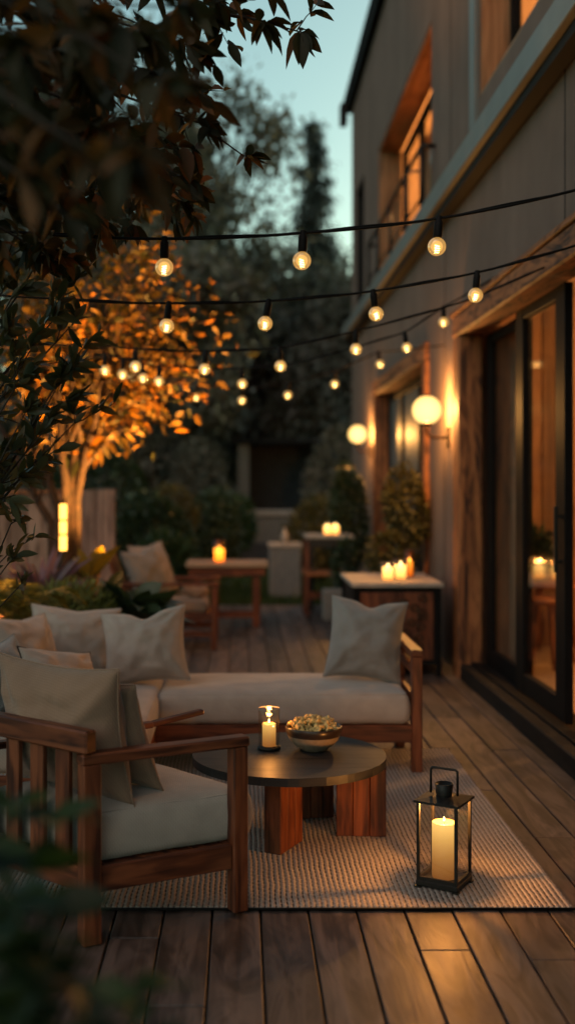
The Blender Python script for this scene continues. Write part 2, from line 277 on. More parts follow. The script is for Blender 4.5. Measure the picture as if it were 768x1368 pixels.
# ------------------------------------------------------------------ mesh collecting
class MB:
    def __init__(s): s.v = []; s.f = []; s.uv = []; s.smooth = []
    def add(s, V, Fs, UV=None, smooth=False):
        o = len(s.v); s.v += [tuple(p) for p in V]
        for i, f in enumerate(Fs):
            s.f.append([o + k for k in f])
            if UV is None: s.uv.append([(V[k][0], V[k][1]) for k in f])
            else: s.uv.append(UV[i])
            s.smooth.append(smooth)
        return s
    def box(s, lo, hi, bev=0.0, axis=None, M4=None, seg=1):
        lo = Vector(lo); hi = Vector(hi); d = hi - lo; c = (lo + hi) / 2
        if axis is None: axis = max(range(3), key=lambda i: d[i])
        bm = bmesh.new(); bmesh.ops.create_cube(bm, size=1)
        for v in bm.verts: v.co = Vector((v.co.x * d.x, v.co.y * d.y, v.co.z * d.z))
        if bev > 0: bmesh.ops.bevel(bm, geom=list(bm.edges), offset=min(bev, min(d) * 0.45), segments=seg, affect='EDGES', profile=0.6)
        bm.normal_update()
        o1, o2 = [i for i in range(3) if i != axis]
        ru, rv = random.random() * 9, random.random() * 9
        bm.verts.index_update()
        V = [v.co + c for v in bm.verts]; Fs = []; UV = []
        for f in bm.faces:
            n = f.normal; Fs.append([v.index for v in f.verts])
            if abs(n[axis]) > 0.9: UV.append([(ru + v.co[o1] * 0.2, rv + v.co[o2]) for v in f.verts])
            else:
                k = o2 if abs(n[o1]) > abs(n[o2]) else o1
                UV.append([(ru + v.co[axis], rv + v.co[k] + (0.37 if k == o1 else 0)) for v in f.verts])
        bm.free()
        if M4 is not None: V = [M4 @ p for p in V]
        return s.add(V, Fs, UV)
    def beam(s, p0, p1, w, h, bev=0.003, up=(0, 0, 1)):
        """a straight timber from p0 to p1: w sideways, h along up"""
        p0 = Vector(p0); p1 = Vector(p1); x = (p1 - p0); l = x.length; x.normalize()
        upv = Vector(up)
        if abs(x.dot(upv.normalized())) > 0.98: upv = Vector((0, 1, 0))
        y = upv.cross(x).normalized(); z = x.cross(y)
        R = Matrix((x, y, z)).transposed().to_4x4(); R.translation = (p0 + p1) / 2
        return s.box((-l / 2, -w / 2, -h / 2), (l / 2, w / 2, h / 2), bev, 0, R)
    def tube(s, pts, r, n=8, caps=True, closed=False):
        pts = [Vector(p) for p in pts]; m = len(pts)
        rr = r if isinstance(r, (list, tuple)) else [r] * m
        V = []; Fs = []; UV = []
        t0 = (pts[1] - pts[0]).normalized()
        ref = Vector((0, 0, 1)) if abs(t0.z) < 0.9 else Vector((1, 0, 0))
        nx = t0.cross(ref).normalized(); dist = 0
        ds = []
        for i in range(m):
            if i: dist += (pts[i] - pts[i - 1]).length
            ds.append(dist)
            if closed: t = (pts[(i + 1) % m] - pts[i - 1]).normalized()
            else: t = (pts[min(i + 1, m - 1)] - pts[max(i - 1, 0)]).normalized()
            nx = (nx - t * nx.dot(t))
            nx = nx.normalized() if nx.length > 1e-6 else t.orthogonal().normalized()
            ny = t.cross(nx)
            for k in range(n):
                a = 2 * PI * k / n; V.append(pts[i] + (nx * math.cos(a) + ny * math.sin(a)) * rr[i])
        for i in range(m if closed else m - 1):
            j = (i + 1) % m
            for k in range(n):
                k2 = (k + 1) % n
                Fs.append([i * n + k, i * n + k2, j * n + k2, j * n + k])
                UV.append([(ds[i], k / n * 0.2), (ds[i], (k + 1) / n * 0.2), (ds[j], (k + 1) / n * 0.2), (ds[j], k / n * 0.2)])
        if caps and not closed:
            Fs.append(list(range(n))[::-1]); UV.append([(0, 0)] * n)
            Fs.append([(m - 1) * n + k for k in range(n)]); UV.append([(0, 0)] * n)
        return s.add(V, Fs, UV, True)
    def lathe(s, prof, n=32, c=(0, 0, 0), smooth=True):
        c = Vector(c); V = []; Fs = []; m = len(prof)
        for r, z in prof:
            for k in range(n):
                a = 2 * PI * k / n; V.append(c + Vector((max(r, 1e-4) * math.cos(a), max(r, 1e-4) * math.sin(a), z)))
        for i in range(m - 1):
            for k in range(n):
                k2 = (k + 1) % n; Fs.append([i * n + k, i * n + k2, (i + 1) * n + k2, (i + 1) * n + k])
        return s.add(V, Fs, None, smooth)
    def ball(s, c, r, sub=2, fn=None):
        bm = bmesh.new(); bmesh.ops.create_icosphere(bm, subdivisions=sub, radius=1)
        bm.verts.index_update()
        rv = r if isinstance(r, (tuple, list)) else (r, r, r)
        V = []
        for v in bm.verts:
            p = v.co.copy()
            if fn: p = p * fn(p)
            V.append(Vector((p.x * rv[0], p.y * rv[1], p.z * rv[2])) + Vector(c))
        Fs = [[v.index for v in f.verts] for f in bm.faces]; bm.free()
        return s.add(V, Fs, None, True)
    def mesh(s, name, mat):
        me = bpy.data.meshes.new(name)
        me.from_pydata(s.v, [], s.f)
        uvl = me.uv_layers.new(name='UVMap')
        flat = [c for f in s.uv for p in f for c in p]
        uvl.data.foreach_set('uv', flat)
        me.polygons.foreach_set('use_smooth', s.smooth)
        me.materials.append(mat); me.update()
        return me

def link(name, me, parent=None):
    o = bpy.data.objects.new(name, me); COL.objects.link(o)
    if parent is not None: o.parent = parent
    return o
def tag(o, label=None, cat=None, group=None, kind=None):
    if label: o['label'] = label
    if cat: o['category'] = cat
    if group: o['group'] = group
    if kind: o['kind'] = kind
    return o
ROOTM = {}
def thing(name, label, cat, loc=(0, 0, 0), rz=0.0, group=None):
    o = bpy.data.objects.new(name, None); COL.objects.link(o); o.empty_display_size = 0.1
    o.location = loc; o.rotation_euler = (0, 0, rz)
    ROOTM[o.name] = Matrix.Translation(Vector(loc)) @ Matrix.Rotation(rz, 4, 'Z')
    return tag(o, label, cat, group)
def part(name, mb, mat, parent, world=True):
    """a part; geometry given in world coordinates (world=True) or in its thing's own"""
    if world:
        r = parent
        while r.parent is not None: r = r.parent
        inv = ROOTM[r.name].inverted()
        mb.v = [tuple(inv @ Vector(p)) for p in mb.v]
    return link(name, mb.mesh(name, mat), parent)
def single(name, mb, mat, label, cat, base, group=None, kind=None):
    base = Vector(base); mb.v = [tuple(Vector(p) - base) for p in mb.v]
    o = link(name, mb.mesh(name, mat)); o.location = base
    return tag(o, label, cat, group, kind)
def structure(name, mb, mat):
    o = link(name, mb.mesh(name, mat)); o['kind'] = 'structure'; return o
def copy_tree(o, parent=None):
    c = o.copy(); COL.objects.link(c); c.parent = parent
    for ch in [x for x in o.children]: copy_tree(ch, c)
    return c
def light(kind, name, loc, power, col, r=0.03, parent=None, **kw):
    l = bpy.data.lights.new(name, kind); l.energy = power; l.color = col
    if kind in ('POINT', 'SPOT'): l.shadow_soft_size = r
    for k, v in kw.items(): setattr(l, k, v)
    o = bpy.data.objects.new(name, l); COL.objects.link(o); o.location = loc
    if parent is not None: o.parent = parent
    return o

# ------------------------------------------------------------------ foliage
def leaf_mesh(name, P, D, S, mat, kind='oval', width=0.42, droop=0.25, fold=0.25, seed=1, flat=0.5):
    """many leaves: base points P, directions D, lengths S"""
    g = np.random.default_rng(seed)
    P = np.asarray(P, float); D = np.asarray(D, float); S = np.asarray(S, float); n = len(P)
    D = D / (np.linalg.norm(D, axis=1, keepdims=True) + 1e-9)
    up = np.tile(np.array([0, 0, 1.0]), (n, 1)) * flat + g.normal(0, 0.6, (n, 3))
    Sd = np.cross(D, up); Sd /= (np.linalg.norm(Sd, axis=1, keepdims=True) + 1e-9)
    Nn = np.cross(Sd, D)
    if kind == 'oval':
        T = [(0, 0, 0)]
        for l, w in ((0.15, 0.30), (0.38, 0.5), (0.64, 0.43), (0.84, 0.23)):
            T += [(l, -w * width, fold * w * width), (l, 0, 0), (l, w * width, fold * w * width)]
        T += [(1, 0, 0)]
        Fs = [(0, 2, 1), (0, 3, 2)]
        for q in (1, 4, 7): Fs += [(q, q + 1, q + 4, q + 3), (q + 1, q + 2, q + 5, q + 4)]
        Fs += [(10, 11, 13), (11, 12, 13)]
    elif kind == 'blade':
        T = [(0, -0.5 * width, 0), (0, 0.5 * width, 0), (0.35, -0.5 * width, 0), (0.35, 0.5 * width, 0), (0.7, -0.35 * width, 0), (0.7, 0.35 * width, 0), (1, 0, 0)]
        Fs = [(0, 1, 3, 2), (2, 3, 5, 4), (4, 5, 6)]
    else:
        T = [(0, 0, 0), (0.45, -0.5 * width, fold * 0.5 * width), (1, 0, 0), (0.45, 0.5 * width, fold * 0.5 * width)]
        Fs = [(0, 3, 2, 1)]
    T = np.array(T); k = len(T)
    x = T[:, 0]; y = T[:, 1]; z = T[:, 2]
    dr = droop * g.uniform(0.3, 1.7, n)
    V = (P[:, None, :] + D[:, None, :] * (x[None, :, None] * S[:, None, None]) + Sd[:, None, :] * (y[None, :, None] * S[:, None, None])
         + Nn[:, None, :] * (z[None, :, None] * S[:, None, None]))
    V[:, :, 2] -= (x[None, :] ** 2) * (dr * S)[:, None]
    V = V.reshape(-1, 3)
    me = bpy.data.meshes.new(name)
    loops = []; starts = []; tot = 0; cnt = []
    base = (np.arange(n) * k)[:, None]
    # faces ordered leaf by leaf
    L1 = np.concatenate([np.array(f) for f in Fs]); sizes = np.array([len(f) for f in Fs])
    allL = (base + L1[None, :]).reshape(-1)
    st1 = np.concatenate([[0], np.cumsum(sizes)[:-1]])
    starts = ((np.arange(n) * len(L1))[:, None] + st1[None, :]).reshape(-1)
    me.vertices.add(n * k); me.vertices.foreach_set('co', V.reshape(-1))
    me.loops.add(len(allL)); me.loops.foreach_set('vertex_index', allL.astype(np.int32))
    me.polygons.add(len(starts)); me.polygons.foreach_set('loop_start', starts.astype(np.int32))
    me.materials.append(mat); me.update(calc_edges=True); me.validate()
    return me
def leaves(name, P, D, S, mat, parent, **kw):
    inv = np.array(ROOTM[parent.name].inverted())
    P = np.asarray(P, float) @ inv[:3, :3].T + inv[:3, 3]; D = np.asarray(D, float) @ inv[:3, :3].T
    return link(name, leaf_mesh(name, P, D, S, mat, **kw), parent)

def curve(a, b, sag=0.0, wob=0.05, n=8, g=rng):
    a = np.array(a, float); b = np.array(b, float); l = np.linalg.norm(b - a)
    t = np.linspace(0, 1, n)[:, None]
    p = a + (b - a) * t
    off = np.cumsum(g.normal(0, wob * l / n, (n, 3)), axis=0); off -= off[-1] * t; p += off
    p[:, 2] += sag * l * 4 * (t[:, 0] * (1 - t[:, 0]))
    return p

# ================================================================== THE SETTING
# ground and lawn
g_ = MB(); g_.add([(-150, -20, -0.05), (150, -20, -0.05), (150, 400, -0.05), (-150, 400, -0.05)], [[0, 1, 2, 3]])
structure('ground', g_, M['lawn'])
sb_ = MB()
nx_, ny_ = 40, 60
V = []; 
for j in range(ny_ + 1):
    for i in range(nx_ + 1):
        x = -5.5 + 4.1 * i / nx_; y = 6.75 + 7.2 * j / ny_
        V.append((x, y, 0.03 + 0.09 * noise.noise(Vector((x * 2, y * 2, 0))) * (0 if i in (nx_,) else 1) + 0.05))
Fs = [[j * (nx_ + 1) + i, j * (nx_ + 1) + i + 1, (j + 1) * (nx_ + 1) + i + 1, (j + 1) * (nx_ + 1) + i] for j in range(ny_) for i in range(nx_)]
sb_.add(V, Fs, None, True); structure('planting_bed_ground', sb_, M['soil'])

# deck: every board modelled, with gaps and butt joints
dk = MB(); BW = 0.1686
sub = MB(); sub.box((-3.2, -0.5, -0.045), (2.3, 6.6, -0.03)); sub.box((-1.45, 6.6, -0.046), (2.3, 14.0, -0.031))
structure('deck_underlay', sub, M['fascia'])
k0 = int((-3.2 - 0.574) / BW) - 1
for k in range(k0, 9):
    x0 = 0.574 + k * BW
    if x0 > 1.74: continue
    ylim = 14.0 if x0 > -1.45 else 6.6
    y = -0.6 + random.random() * 1.2 - 1.2
    while y < ylim:
        ln = random.choice([1.8, 2.4, 2.9, 3.4]) * random.uniform(0.9, 1.1)
        a, b = max(y, -0.5), min(y + ln, ylim)
        if b - a > 0.15:
            dz = random.uniform(-0.0015, 0.0015)
            dk.box((x0 + 0.0035, a + 0.0015, -0.028 + dz), (x0 + BW - 0.0035, b - 0.0015, dz), 0.003, 1)
        y += ln
structure('deck', dk, M['deckwood'])

# grass on the far lawn
gx = rng.uniform(-4, 3, 26000); gy = 14.05 + rng.uniform(0, 1, 26000) ** 1.6 * 8
GP = np.stack([gx, gy, np.full_like(gx, -0.05)], 1); GD = rng.normal(0, 0.35, (26000, 3)); GD[:, 2] = 1
go = link('grass', leaf_mesh('grass', GP, GD, rng.uniform(0.06, 0.14, 26000), M['grass'], kind='blade', width=0.12, droop=0.2))
tag(go, 'short green lawn beyond the far edge of the deck', 'grass', kind='stuff')

# ================================================================== HOUSE
WX = 1.75; WT = 0.30
house = thing('house', 'two storey rendered house with lit windows along the right of the deck', 'building', (WX, 8.0, 0))
hw = MB()
def wpiece(y0, y1, z0, z1): hw.box((WX, y0, z0), (WX + WT, y1, z1), 0)
DY0, DY1 = 3.4, 8.9; LY0, LY1 = 10.45, 14.55
ZL, ZT = 3.81, 7.4
wpiece(-1.0, DY0, -0.05, ZL); wpiece(DY0, DY1, 2.80, ZL); wpiece(DY1, LY0, -0.05, ZL); wpiece(LY0, LY1, 2.80, ZL); wpiece(LY0, LY1, -0.05, 0.12); wpiece(LY1, 17.7, -0.05, ZL)
U1 = (10.3, 14.3, 4.10, 5.78); U2 = (6.3, 8.25, 4.35, 6.6); U3 = (15.95, 17.05, 4.2, 5.95)
wpiece(-1.0, U2[0], ZL, ZT); wpiece(U2[1], U1[0], ZL, ZT); wpiece(U1[1], U3[0], ZL, ZT); wpiece(U3[1], 17.7, ZL, ZT)
for u in (U1, U2, U3): wpiece(u[0], u[1], ZL, u[2]); wpiece(u[0], u[1], u[3], ZT)
hw.box((WX + WT, 17.4, -0.05), (7.5, 17.7, ZT)); hw.box((7.2, -1.0, -0.05), (7.5, 17.4, ZT)); hw.box((WX + WT, -1.0, -0.05), (7.2, -0.7, ZT))
part('wall', hw, M['stucco'], house)
for y in (6.05, 9.62, 15.3):
    j = MB(); j.box((WX - 0.003, y, 2.86 if y < 8 else 0.0), (WX + 0.01, y + 0.012, ZL - 0.02)); part('panel_joint', j, M['fascia'], house)
for y in (9.35, 15.1):
    j = MB(); j.box((WX - 0.003, y, 4.02), (WX + 0.01, y + 0.012, ZT - 0.02)); part('panel_joint', j, M['fascia'], house)
lg = MB(); lg.box((WX - 0.15, -1.0, 3.81), (WX - 0.002, 17.78, 3.985), 0.006); part('ledge', lg, M['ledge'], house)
lu = MB(); lu.box((WX - 0.105, -1.0, 3.74), (WX - 0.004, 17.72, 3.807), 0.004); part('ledge_trim', lu, M['fascia'], house)
rf = MB(); rf.box((WX - 0.10, -1.1, ZT + 0.002), (7.6, 17.82, ZT + 0.13), 0.01); rf.box((WX - 0.13, -1.1, ZT + 0.132), (7.63, 17.86, ZT + 0.20), 0.01)
part('roof', rf, M['fascia'], house)
gt = MB(); gt.box((WX - 0.19, 17.55, ZT - 0.22), (WX - 0.08, 17.8, ZT + 0.10), 0.01); part('rain_hopper', gt, M['fascia'], house)
# rooms (floors, ceilings, partitions)
rm = MB()
rm.box((2.06, 2.0, 0.0), (7.19, 15.4, 0.06)); rm.box((2.06, 2.0, 3.2), (7.19, 15.4, 3.3)); rm.box((2.06, 10.0, 0.06), (7.19, 10.12, 3.2)); rm.box((2.06, 15.3, 0.061), (7.19, 15.4, 3.199)); rm.box((5.6, 2.1, 0.061), (5.7, 9.99, 3.199)); rm.box((2.06, 2.0, 0.061), (7.19, 2.1, 3.199)); rm.box((4.5, 10.13, 0.061), (4.6, 15.29, 3.199))
rm.box((2.06, 5.5, 3.95), (7.19, 15.4, 4.05)); rm.box((2.06, 5.5, 6.9), (7.19, 15.4, 7.0)); rm.box((2.06, 9.3, 4.051), (7.19, 9.4, 6.899)); rm.box((2.06, 15.3, 4.051), (7.19, 15.4, 6.899)); rm.box((2.06, 5.5, 4.051), (7.19, 5.6, 6.899)); rm.box((4.6, 5.61, 4.051), (4.7, 9.29, 6.899)); rm.box((4.6, 9.41, 4.051), (4.7, 15.29, 6.899))
part('inner_wall', rm, M['plaster'], house)
wl = MB()
for i in range(26):
    x = 2.3 + i * 0.125; wl.box((x, 9.955, 0.07), (x + 0.115, 9.996, 3.19), 0.004, 2)
part('panelled_wall', wl, M['warmwood'], house)

# rustic timber surround of the big sliding door
tm = MB(); tm.box((WX - 0.07, 8.66, -0.02), (WX + 0.12, 8.9, 2.66), 0.012, 2); part('door_post', tm, M['rustic'], house)
tm = MB(); tm.box((WX - 0.075, DY0, 2.662), (WX + 0.12, 8.905, 2.83), 0.012, 1); part('door_header', tm, M['rustic'], house)
tm = MB(); tm.box((WX - 0.09, DY0, 2.832), (WX + 0.0, 8.95, 2.87), 0.006, 1); part('header_cap', tm, M['rustic'], house)
st = MB(); st.box((WX - 0.06, DY0, -0.02), (WX + 0.28, 8.655, 0.115), 0.008, 1); part('door_threshold', st, M['blackpaint'], house)
st = MB(); st.box((WX + 0.02, DY0, 0.117), (WX + 0.09, 8.64, 0.135), 0.004, 1); part('door_track', st, M['frame'], house)
def door_leaf(y0, y1, x, z0, z1, stile=0.11, bot=0.13, top=0.07, handle=True, nm='sliding_door'):
    f = MB(); t = 0.05
    f.box((x, y0, z0), (x + t, y0 + stile, z1), 0.004, 2); f.box((x, y1 - stile, z0), (x + t, y1, z1), 0.004, 2)
    f.box((x + 0.002, y0 + stile, z0), (x + t - 0.002, y1 - stile, z0 + bot), 0.003, 1); f.box((x + 0.002, y0 + stile, z1 - top), (x + t - 0.002, y1 - stile, z1), 0.003, 1)
    d = part(nm, f, M['frame'], house)
    g = MB(); g.box((x + 0.02, y0 + stile - 0.01, z0 + bot - 0.01), (x + 0.028, y1 - stile + 0.01, z1 - top + 0.01)); part('pane', g, M['glass'], d)
    if handle:
        h = MB(); h.box((x - 0.045, y0 + 0.045, 1.0), (x - 0.025, y0 + 0.07, 1.38), 0.004); h.box((x - 0.03, y0 + 0.05, 1.05), (x + 0.002, y0 + 0.065, 1.07)); h.box((x - 0.03, y0 + 0.05, 1.31), (x + 0.002, y0 + 0.065, 1.33)); part('handle', h, M['black'], d)
    return d
door_leaf(7.46, 8.64, WX + 0.14, 0.12, 2.655, stile=0.15, handle=False)
door_leaf(6.36, 7.50, WX + 0.085, 0.14, 2.655, stile=0.19)
door_leaf(5.00, 6.30, WX + 0.14, 0.12, 2.655, stile=0.15, handle=False)
door_leaf(3.5, 5.05, WX + 0.085, 0.14, 2.655, stile=0.15, handle=False)

# lower far window with timber surround
def window(y0, y1, z0, z1, x, mat, mull=(), wdt=0.09, gl=None):
    f = MB(); t = 0.07
    f.box((x, y0, z0), (x + t, y0 + wdt, z1), 0.004, 2); f.box((x, y1 - wdt, z0), (x + t, y1, z1), 0.004, 2)
    f.box((x + 0.002, y0 + wdt, z0), (x + t - 0.002, y1 - wdt, z0 + wdt), 0.003, 1); f.box((x + 0.002, y0 + wdt, z1 - wdt), (x + t - 0.002, y1 - wdt, z1), 0.003, 1)
    for m in mull: f.box((x + 0.004, m - 0.04, z0 + wdt), (x + t - 0.004, m + 0.04, z1 - wdt), 0.003, 2)
    w = part('window', f, mat, house)
    g = MB(); g.box((x + 0.03, y0 + wdt * 0.8, z0 + wdt * 0.8), (x + 0.036, y1 - wdt * 0.8, z1 - wdt * 0.8)); part('pane', g, gl or M['glass'], w)
    return w
window(LY0 + 0.14, LY1 - 0.14, 0.125, 2.65, WX + 0.13, M['frame'], (11.9, 13.2), gl=M['dullglass'])
for (a, b, z0, z1, ax) in ((LY0 - 0.02, LY0 + 0.14, 0.0, 2.66, 2), (LY1 - 0.14, LY1 + 0.02, 0.0, 2.66, 2), (LY0 - 0.02, LY1 + 0.02, 2.662, 2.84, 1)):
    w = MB(); w.box((WX - 0.045, a, z0), (WX + 0.28, b, z1), 0.01, ax); part('window_surround', w, M['rustic'], house)
# upper windows, deep timber lined reveals
def lining(u, d=0.29):
    m = MB(); y0, y1, z0, z1 = u
    m.box((WX + 0.012, y1 - 0.03, z0 + 0.03), (WX + d, y1 - 0.002, z1 - 0.03), 0, 2); m.box((WX + 0.012, y0 + 0.002, z0 + 0.03), (WX + d, y0 + 0.03, z1 - 0.03), 0, 2)
    m.box((WX + 0.010, y0 + 0.002, z1 - 0.03), (WX + d, y1 - 0.002, z1 - 0.002), 0, 1); m.box((WX + 0.010, y0 + 0.002, z0 + 0.002), (WX + d, y1 - 0.002, z0 + 0.03), 0, 1)
    return m
for u in (U1, U2): part('window_lining', lining(u), M['warmwood'], house)
window(U1[0] + 0.03, U1[1] - 0.03, U1[2] + 0.03, U1[3] - 0.03, WX + 0.30, M['frame'], (11.55, 12.9), 0.07)
window(U2[0] + 0.03, U2[1] - 0.03, U2[2] + 0.03, U2[3] - 0.03, WX + 0.22, M['frame'], (7.35,), 0.07)
part('window_lining', lining(U3, 0.2), M['fascia'], house)
window(U3[0] + 0.03, U3[1] - 0.03, U3[2] + 0.03, U3[3] - 0.03, WX + 0.2, M['frame'], (), 0.06)
pier = MB(); pier.box((WX - 0.03, 8.28, 4.0), (WX + 0.02, 8.46, ZT - 0.001), 0.004); part('window_reveal', pier, M['ledge'], house)
# railing in front of the upper window
rl = thing('balcony_railing', 'black metal guard rail in front of the upper lit window', 'railing', (WX - 0.1, 10.1, 3.985))
def rail(pts, r=0.018): b = MB(); b.tube(pts, r, 6); return b
part('top_rail', rail([(WX + 0.0, 10.1, 4.56), (WX - 0.125, 10.1, 4.56), (WX - 0.125, 14.3, 4.56), (WX, 14.3, 4.56)], 0.022), M['black'], rl)
for y in (10.1, 11.0, 12.2, 13.3, 14.3):
    part('post', rail([(WX - 0.125, y, 3.98), (WX - 0.125, y, 4.54)], 0.02), M['black'], rl)
part('lower_rail', rail([(WX - 0.125, 10.12, 4.1), (WX - 0.125, 14.28, 4.1)], 0.012), M['black'], rl)
part('brace', rail([(WX - 0.125, 10.9, 4.54), (WX - 0.125, 10.14, 4.35)], 0.012), M['black'], rl)

# curtains: pleated sheets of cloth
def curtain(name, y0, y1, x, z0, z1, mat, label, waves=9, amp=0.035):
    m = MB(); n = waves * 10; V = []; Fs = []
    for i in range(n + 1):
        t = i / n; y = y0 + (y1 - y0) * t
        for k in range(7):
            z = z0 + (z1 - z0) * k / 6
            V.append((x + amp * math.sin(t * waves * 2 * PI) * (1.15 - 0.3 * k / 6) + 0.008 * math.sin(t * 23 + k), y + 0.01 * math.sin(k + t * 31), z))
    for i in range(n):
        for k in range(6): a = i * 7 + k; Fs.append([a, a + 7, a + 8, a + 1])
    m.add(V, Fs, None, True)
    return single(name, m, mat, label, 'curtain', (x, (y0 + y1) / 2, z0))
curtain('curtain', 8.3, 9.35, WX + 0.33, 0.09, 2.75, M['curtain'], 'beige pleated curtain behind the far pane of the sliding door', 8)
curtain('curtain', 12.2, 14.4, WX + 0.36, 0.1, 2.75, M['darkcurtain'], 'dark brown curtain behind the ground floor window near the far sconce', 16)
curtain('curtain', 12.6, 14.2, WX + 0.55, 4.1, 5.8, M['curtain'], 'warm lit curtain in the upper window behind the railing', 12)
curtain('curtain', 7.55, 8.3, WX + 0.5, 4.1, 6.6, M['curtain'], 'lit curtain in the near upper window at the top right', 6)

def pendant(x, y, z, top, label, r=0.12, pw=380):
    t = thing('pendant_lamp', label, 'lamp', (x, y, z), 0, 'pendant lamps inside the house')
    b = MB(); b.ball((x, y, z), r, 3); part('globe', b, M['pendant'], t); light('POINT', 'pendant_light', (0, 0, 0), pw, (1, 0.52, 0.20), r * 0.4, t)
    c = MB(); c.tube([(x, y, z + r * 0.95), (x, y, top)], 0.006, 6); part('cable', c, M['cord'], t)
pendant(3.7, 7.6, 2.45, 3.2, 'glowing round pendant lamp in the room behind the sliding door', 0.15)
pendant(3.4, 13.4, 5.9, 6.9, 'glowing round pendant lamp in the upper room behind the railing', 0.17, 1700)
pendant(3.3, 7.3, 6.0, 6.9, 'glowing round pendant lamp in the near upper room', 0.15, 1000)
# indoor dining table, stool and plant seen through the door
tb = thing('indoor_table', 'small dark table indoors seen through the near door pane', 'table', (2.58, 9.35, 0.06))
b = MB(); b.lathe([(0, 0.66), (0.34, 0.66), (0.35, 0.675), (0.35, 0.69), (0, 0.70)], 28, (2.58, 9.35, 0.0)); part('tabletop', b, M['rustic'], tb)
for a in (0.4, 1.97, 3.54, 5.1):
    b = MB(); b.beam((2.58 + 0.3 * math.cos(a), 9.35 + 0.3 * math.sin(a), 0.06), (2.58 + 0.12 * math.cos(a), 9.35 + 0.12 * math.sin(a), 0.66), 0.035, 0.035); part('leg', b, M['rustic'], tb)
stl = thing('indoor_stool', 'dark wooden stool standing indoors beside the small table', 'stool', (2.3, 8.55, 0.06))
b = MB(); b.lathe([(0, 0.6), (0.16, 0.6), (0.17, 0.62), (0.16, 0.64), (0, 0.645)], 20, (2.3, 8.55, 0)); part('seat', b, M['rustic'], stl)
for a in (0.8, 2.37, 3.94, 5.5):
    b = MB(); b.beam((2.3 + 0.18 * math.cos(a), 8.55 + 0.18 * math.sin(a), 0.06), (2.3 + 0.1 * math.cos(a), 8.55 + 0.1 * math.sin(a), 0.6), 0.03, 0.03); part('leg', b, M['rustic'], stl)
ip = thing('indoor_plant', 'bushy potted plant standing on the small indoor table', 'plant', (2.5, 9.4, 0.7))
b = MB(); b.lathe([(0, 0), (0.07, 0), (0.095, 0.14), (0.085, 0.14), (0, 0.12)], 20, (2.5, 9.4, 0.7)); part('pot', b, M['concrete'], ip)
u_ = rng.normal(0, 1, (260, 3)); u_[:, 2] = np.abs(u_[:, 2]) + 0.2; u_ /= np.linalg.norm(u_, axis=1, keepdims=True)
leaves('foliage', np.array([2.5, 9.4, 0.83]) + u_ * rng.uniform(0.02, 0.2, (260, 1)) * np.array([0.8, 0.8, 1.5]), u_, rng.uniform(0.07, 0.13, 260), M['leaf_dark'], ip)

# wall sconces
def sconce(y, z, label):
    x = WX - 0.19; t = thing('wall_sconce', label, 'wall lamp', (WX, y, z - 0.2), 0, 'globe sconces on the house wall')
    b = MB(); b.ball((x, y, z), 0.122, 4); part('globe', b, M['globe'], t)
    b = MB(); b.lathe([(0, -0.135), (0.03, -0.135), (0.05, -0.125), (0.05, -0.105), (0.04, -0.10)], 20, (x, y, z)); part('holder', b, M['bronze'], t)
    b = MB(); b.lathe([(0.03, 0.115), (0.045, 0.112), (0.03, 0.128), (0, 0.132)], 16, (x, y, z)); part('cap', b, M['bronze'], t)
    pts = [(x, y, z - 0.13)] + [(x + 0.06 - 0.06 * math.cos(a), y, z - 0.17 - 0.06 * math.sin(a)) for a in np.linspace(0, PI / 2, 6)] + [(WX - 0.01, y, z - 0.23)]
    b = MB(); b.tube(pts, 0.012, 8); part('arm', b, M['bronze'], t)
    b = MB(); b.box((WX - 0.022, y - 0.045, z - 0.32), (WX - 0.001, y + 0.045, z - 0.14), 0.006); part('backplate', b, M['bronze'], t)
    light('POINT', 'sconce_light', ROOTM[t.name].inverted() @ Vector((x, y, z)), 150, (1, 0.47, 0.13), 0.05, t)
sconce(9.42, 2.13, 'round glowing globe sconce on the wall beside the timber door post')
sconce(15.0, 2.18, 'round glowing globe sconce on the wall beyond the far ground floor window')

# ================================================================== RUG, TABLE, LANTERN
r_ = MB()
r_.box((-1.25, 3.945, 0.0025), (1.17, 6.32, 0.014), 0.004)
rug = thing('rug', 'cream and charcoal woven outdoor rug under the coffee table', 'rug', (0, 5.1, 0))
part('weave', r_, M['rug'], rug)
for (a, b_) in (((-1.25, 3.940, 0.009), (1.175, 3.940, 0.009)), ((-1.25, 6.325, 0.009), (1.175, 6.325, 0.009))):
    e = MB(); e.tube([a, b_], 0.0045, 6); part('bound_edge', e, M['cord'], rug)

CX, CY, TH = 0.205, 4.79, 0.352
ct = thing('coffee_table', 'low round black topped coffee table on three thick wooden panel legs', 'coffee table', (CX, CY, 0.014))
b = MB()
nb = 5
# top: planks cut to a disc so that a fine seam shows
Rt = 0.412; pw = 2 * Rt / nb
for i in range(nb):
    y0, y1 = -Rt + i * pw + 0.0006, -Rt + (i + 1) * pw - 0.0006
    ring = []
    ys = np.linspace(y0, y1, 9)
    right = [(math.sqrt(max(Rt * Rt - y * y, 0)), y) for y in ys]; left = [(-x, y) for x, y in right[::-1]]
    ring = [p for k, p in enumerate(right + left)]
    n = len(ring); V = [(CX + x, CY + y, TH) for x, y in ring] + [(CX + x, CY + y, TH - 0.034) for x, y in ring]
    Fs = [list(range(n)), list(range(2 * n - 1, n - 1, -1))] + [[k, k + n, (k + 1) % n + n, (k + 1) % n] for k in range(n)]
    UV = [[(V[k][0], V[k][1]) for k in f] for f in Fs[:2]] + [[(V[k][0] + V[k][1], V[k][2]) for k in f] for f in Fs[2:]]
    b.add(V, Fs, UV)
part('tabletop', b, M['blacktop'], ct)
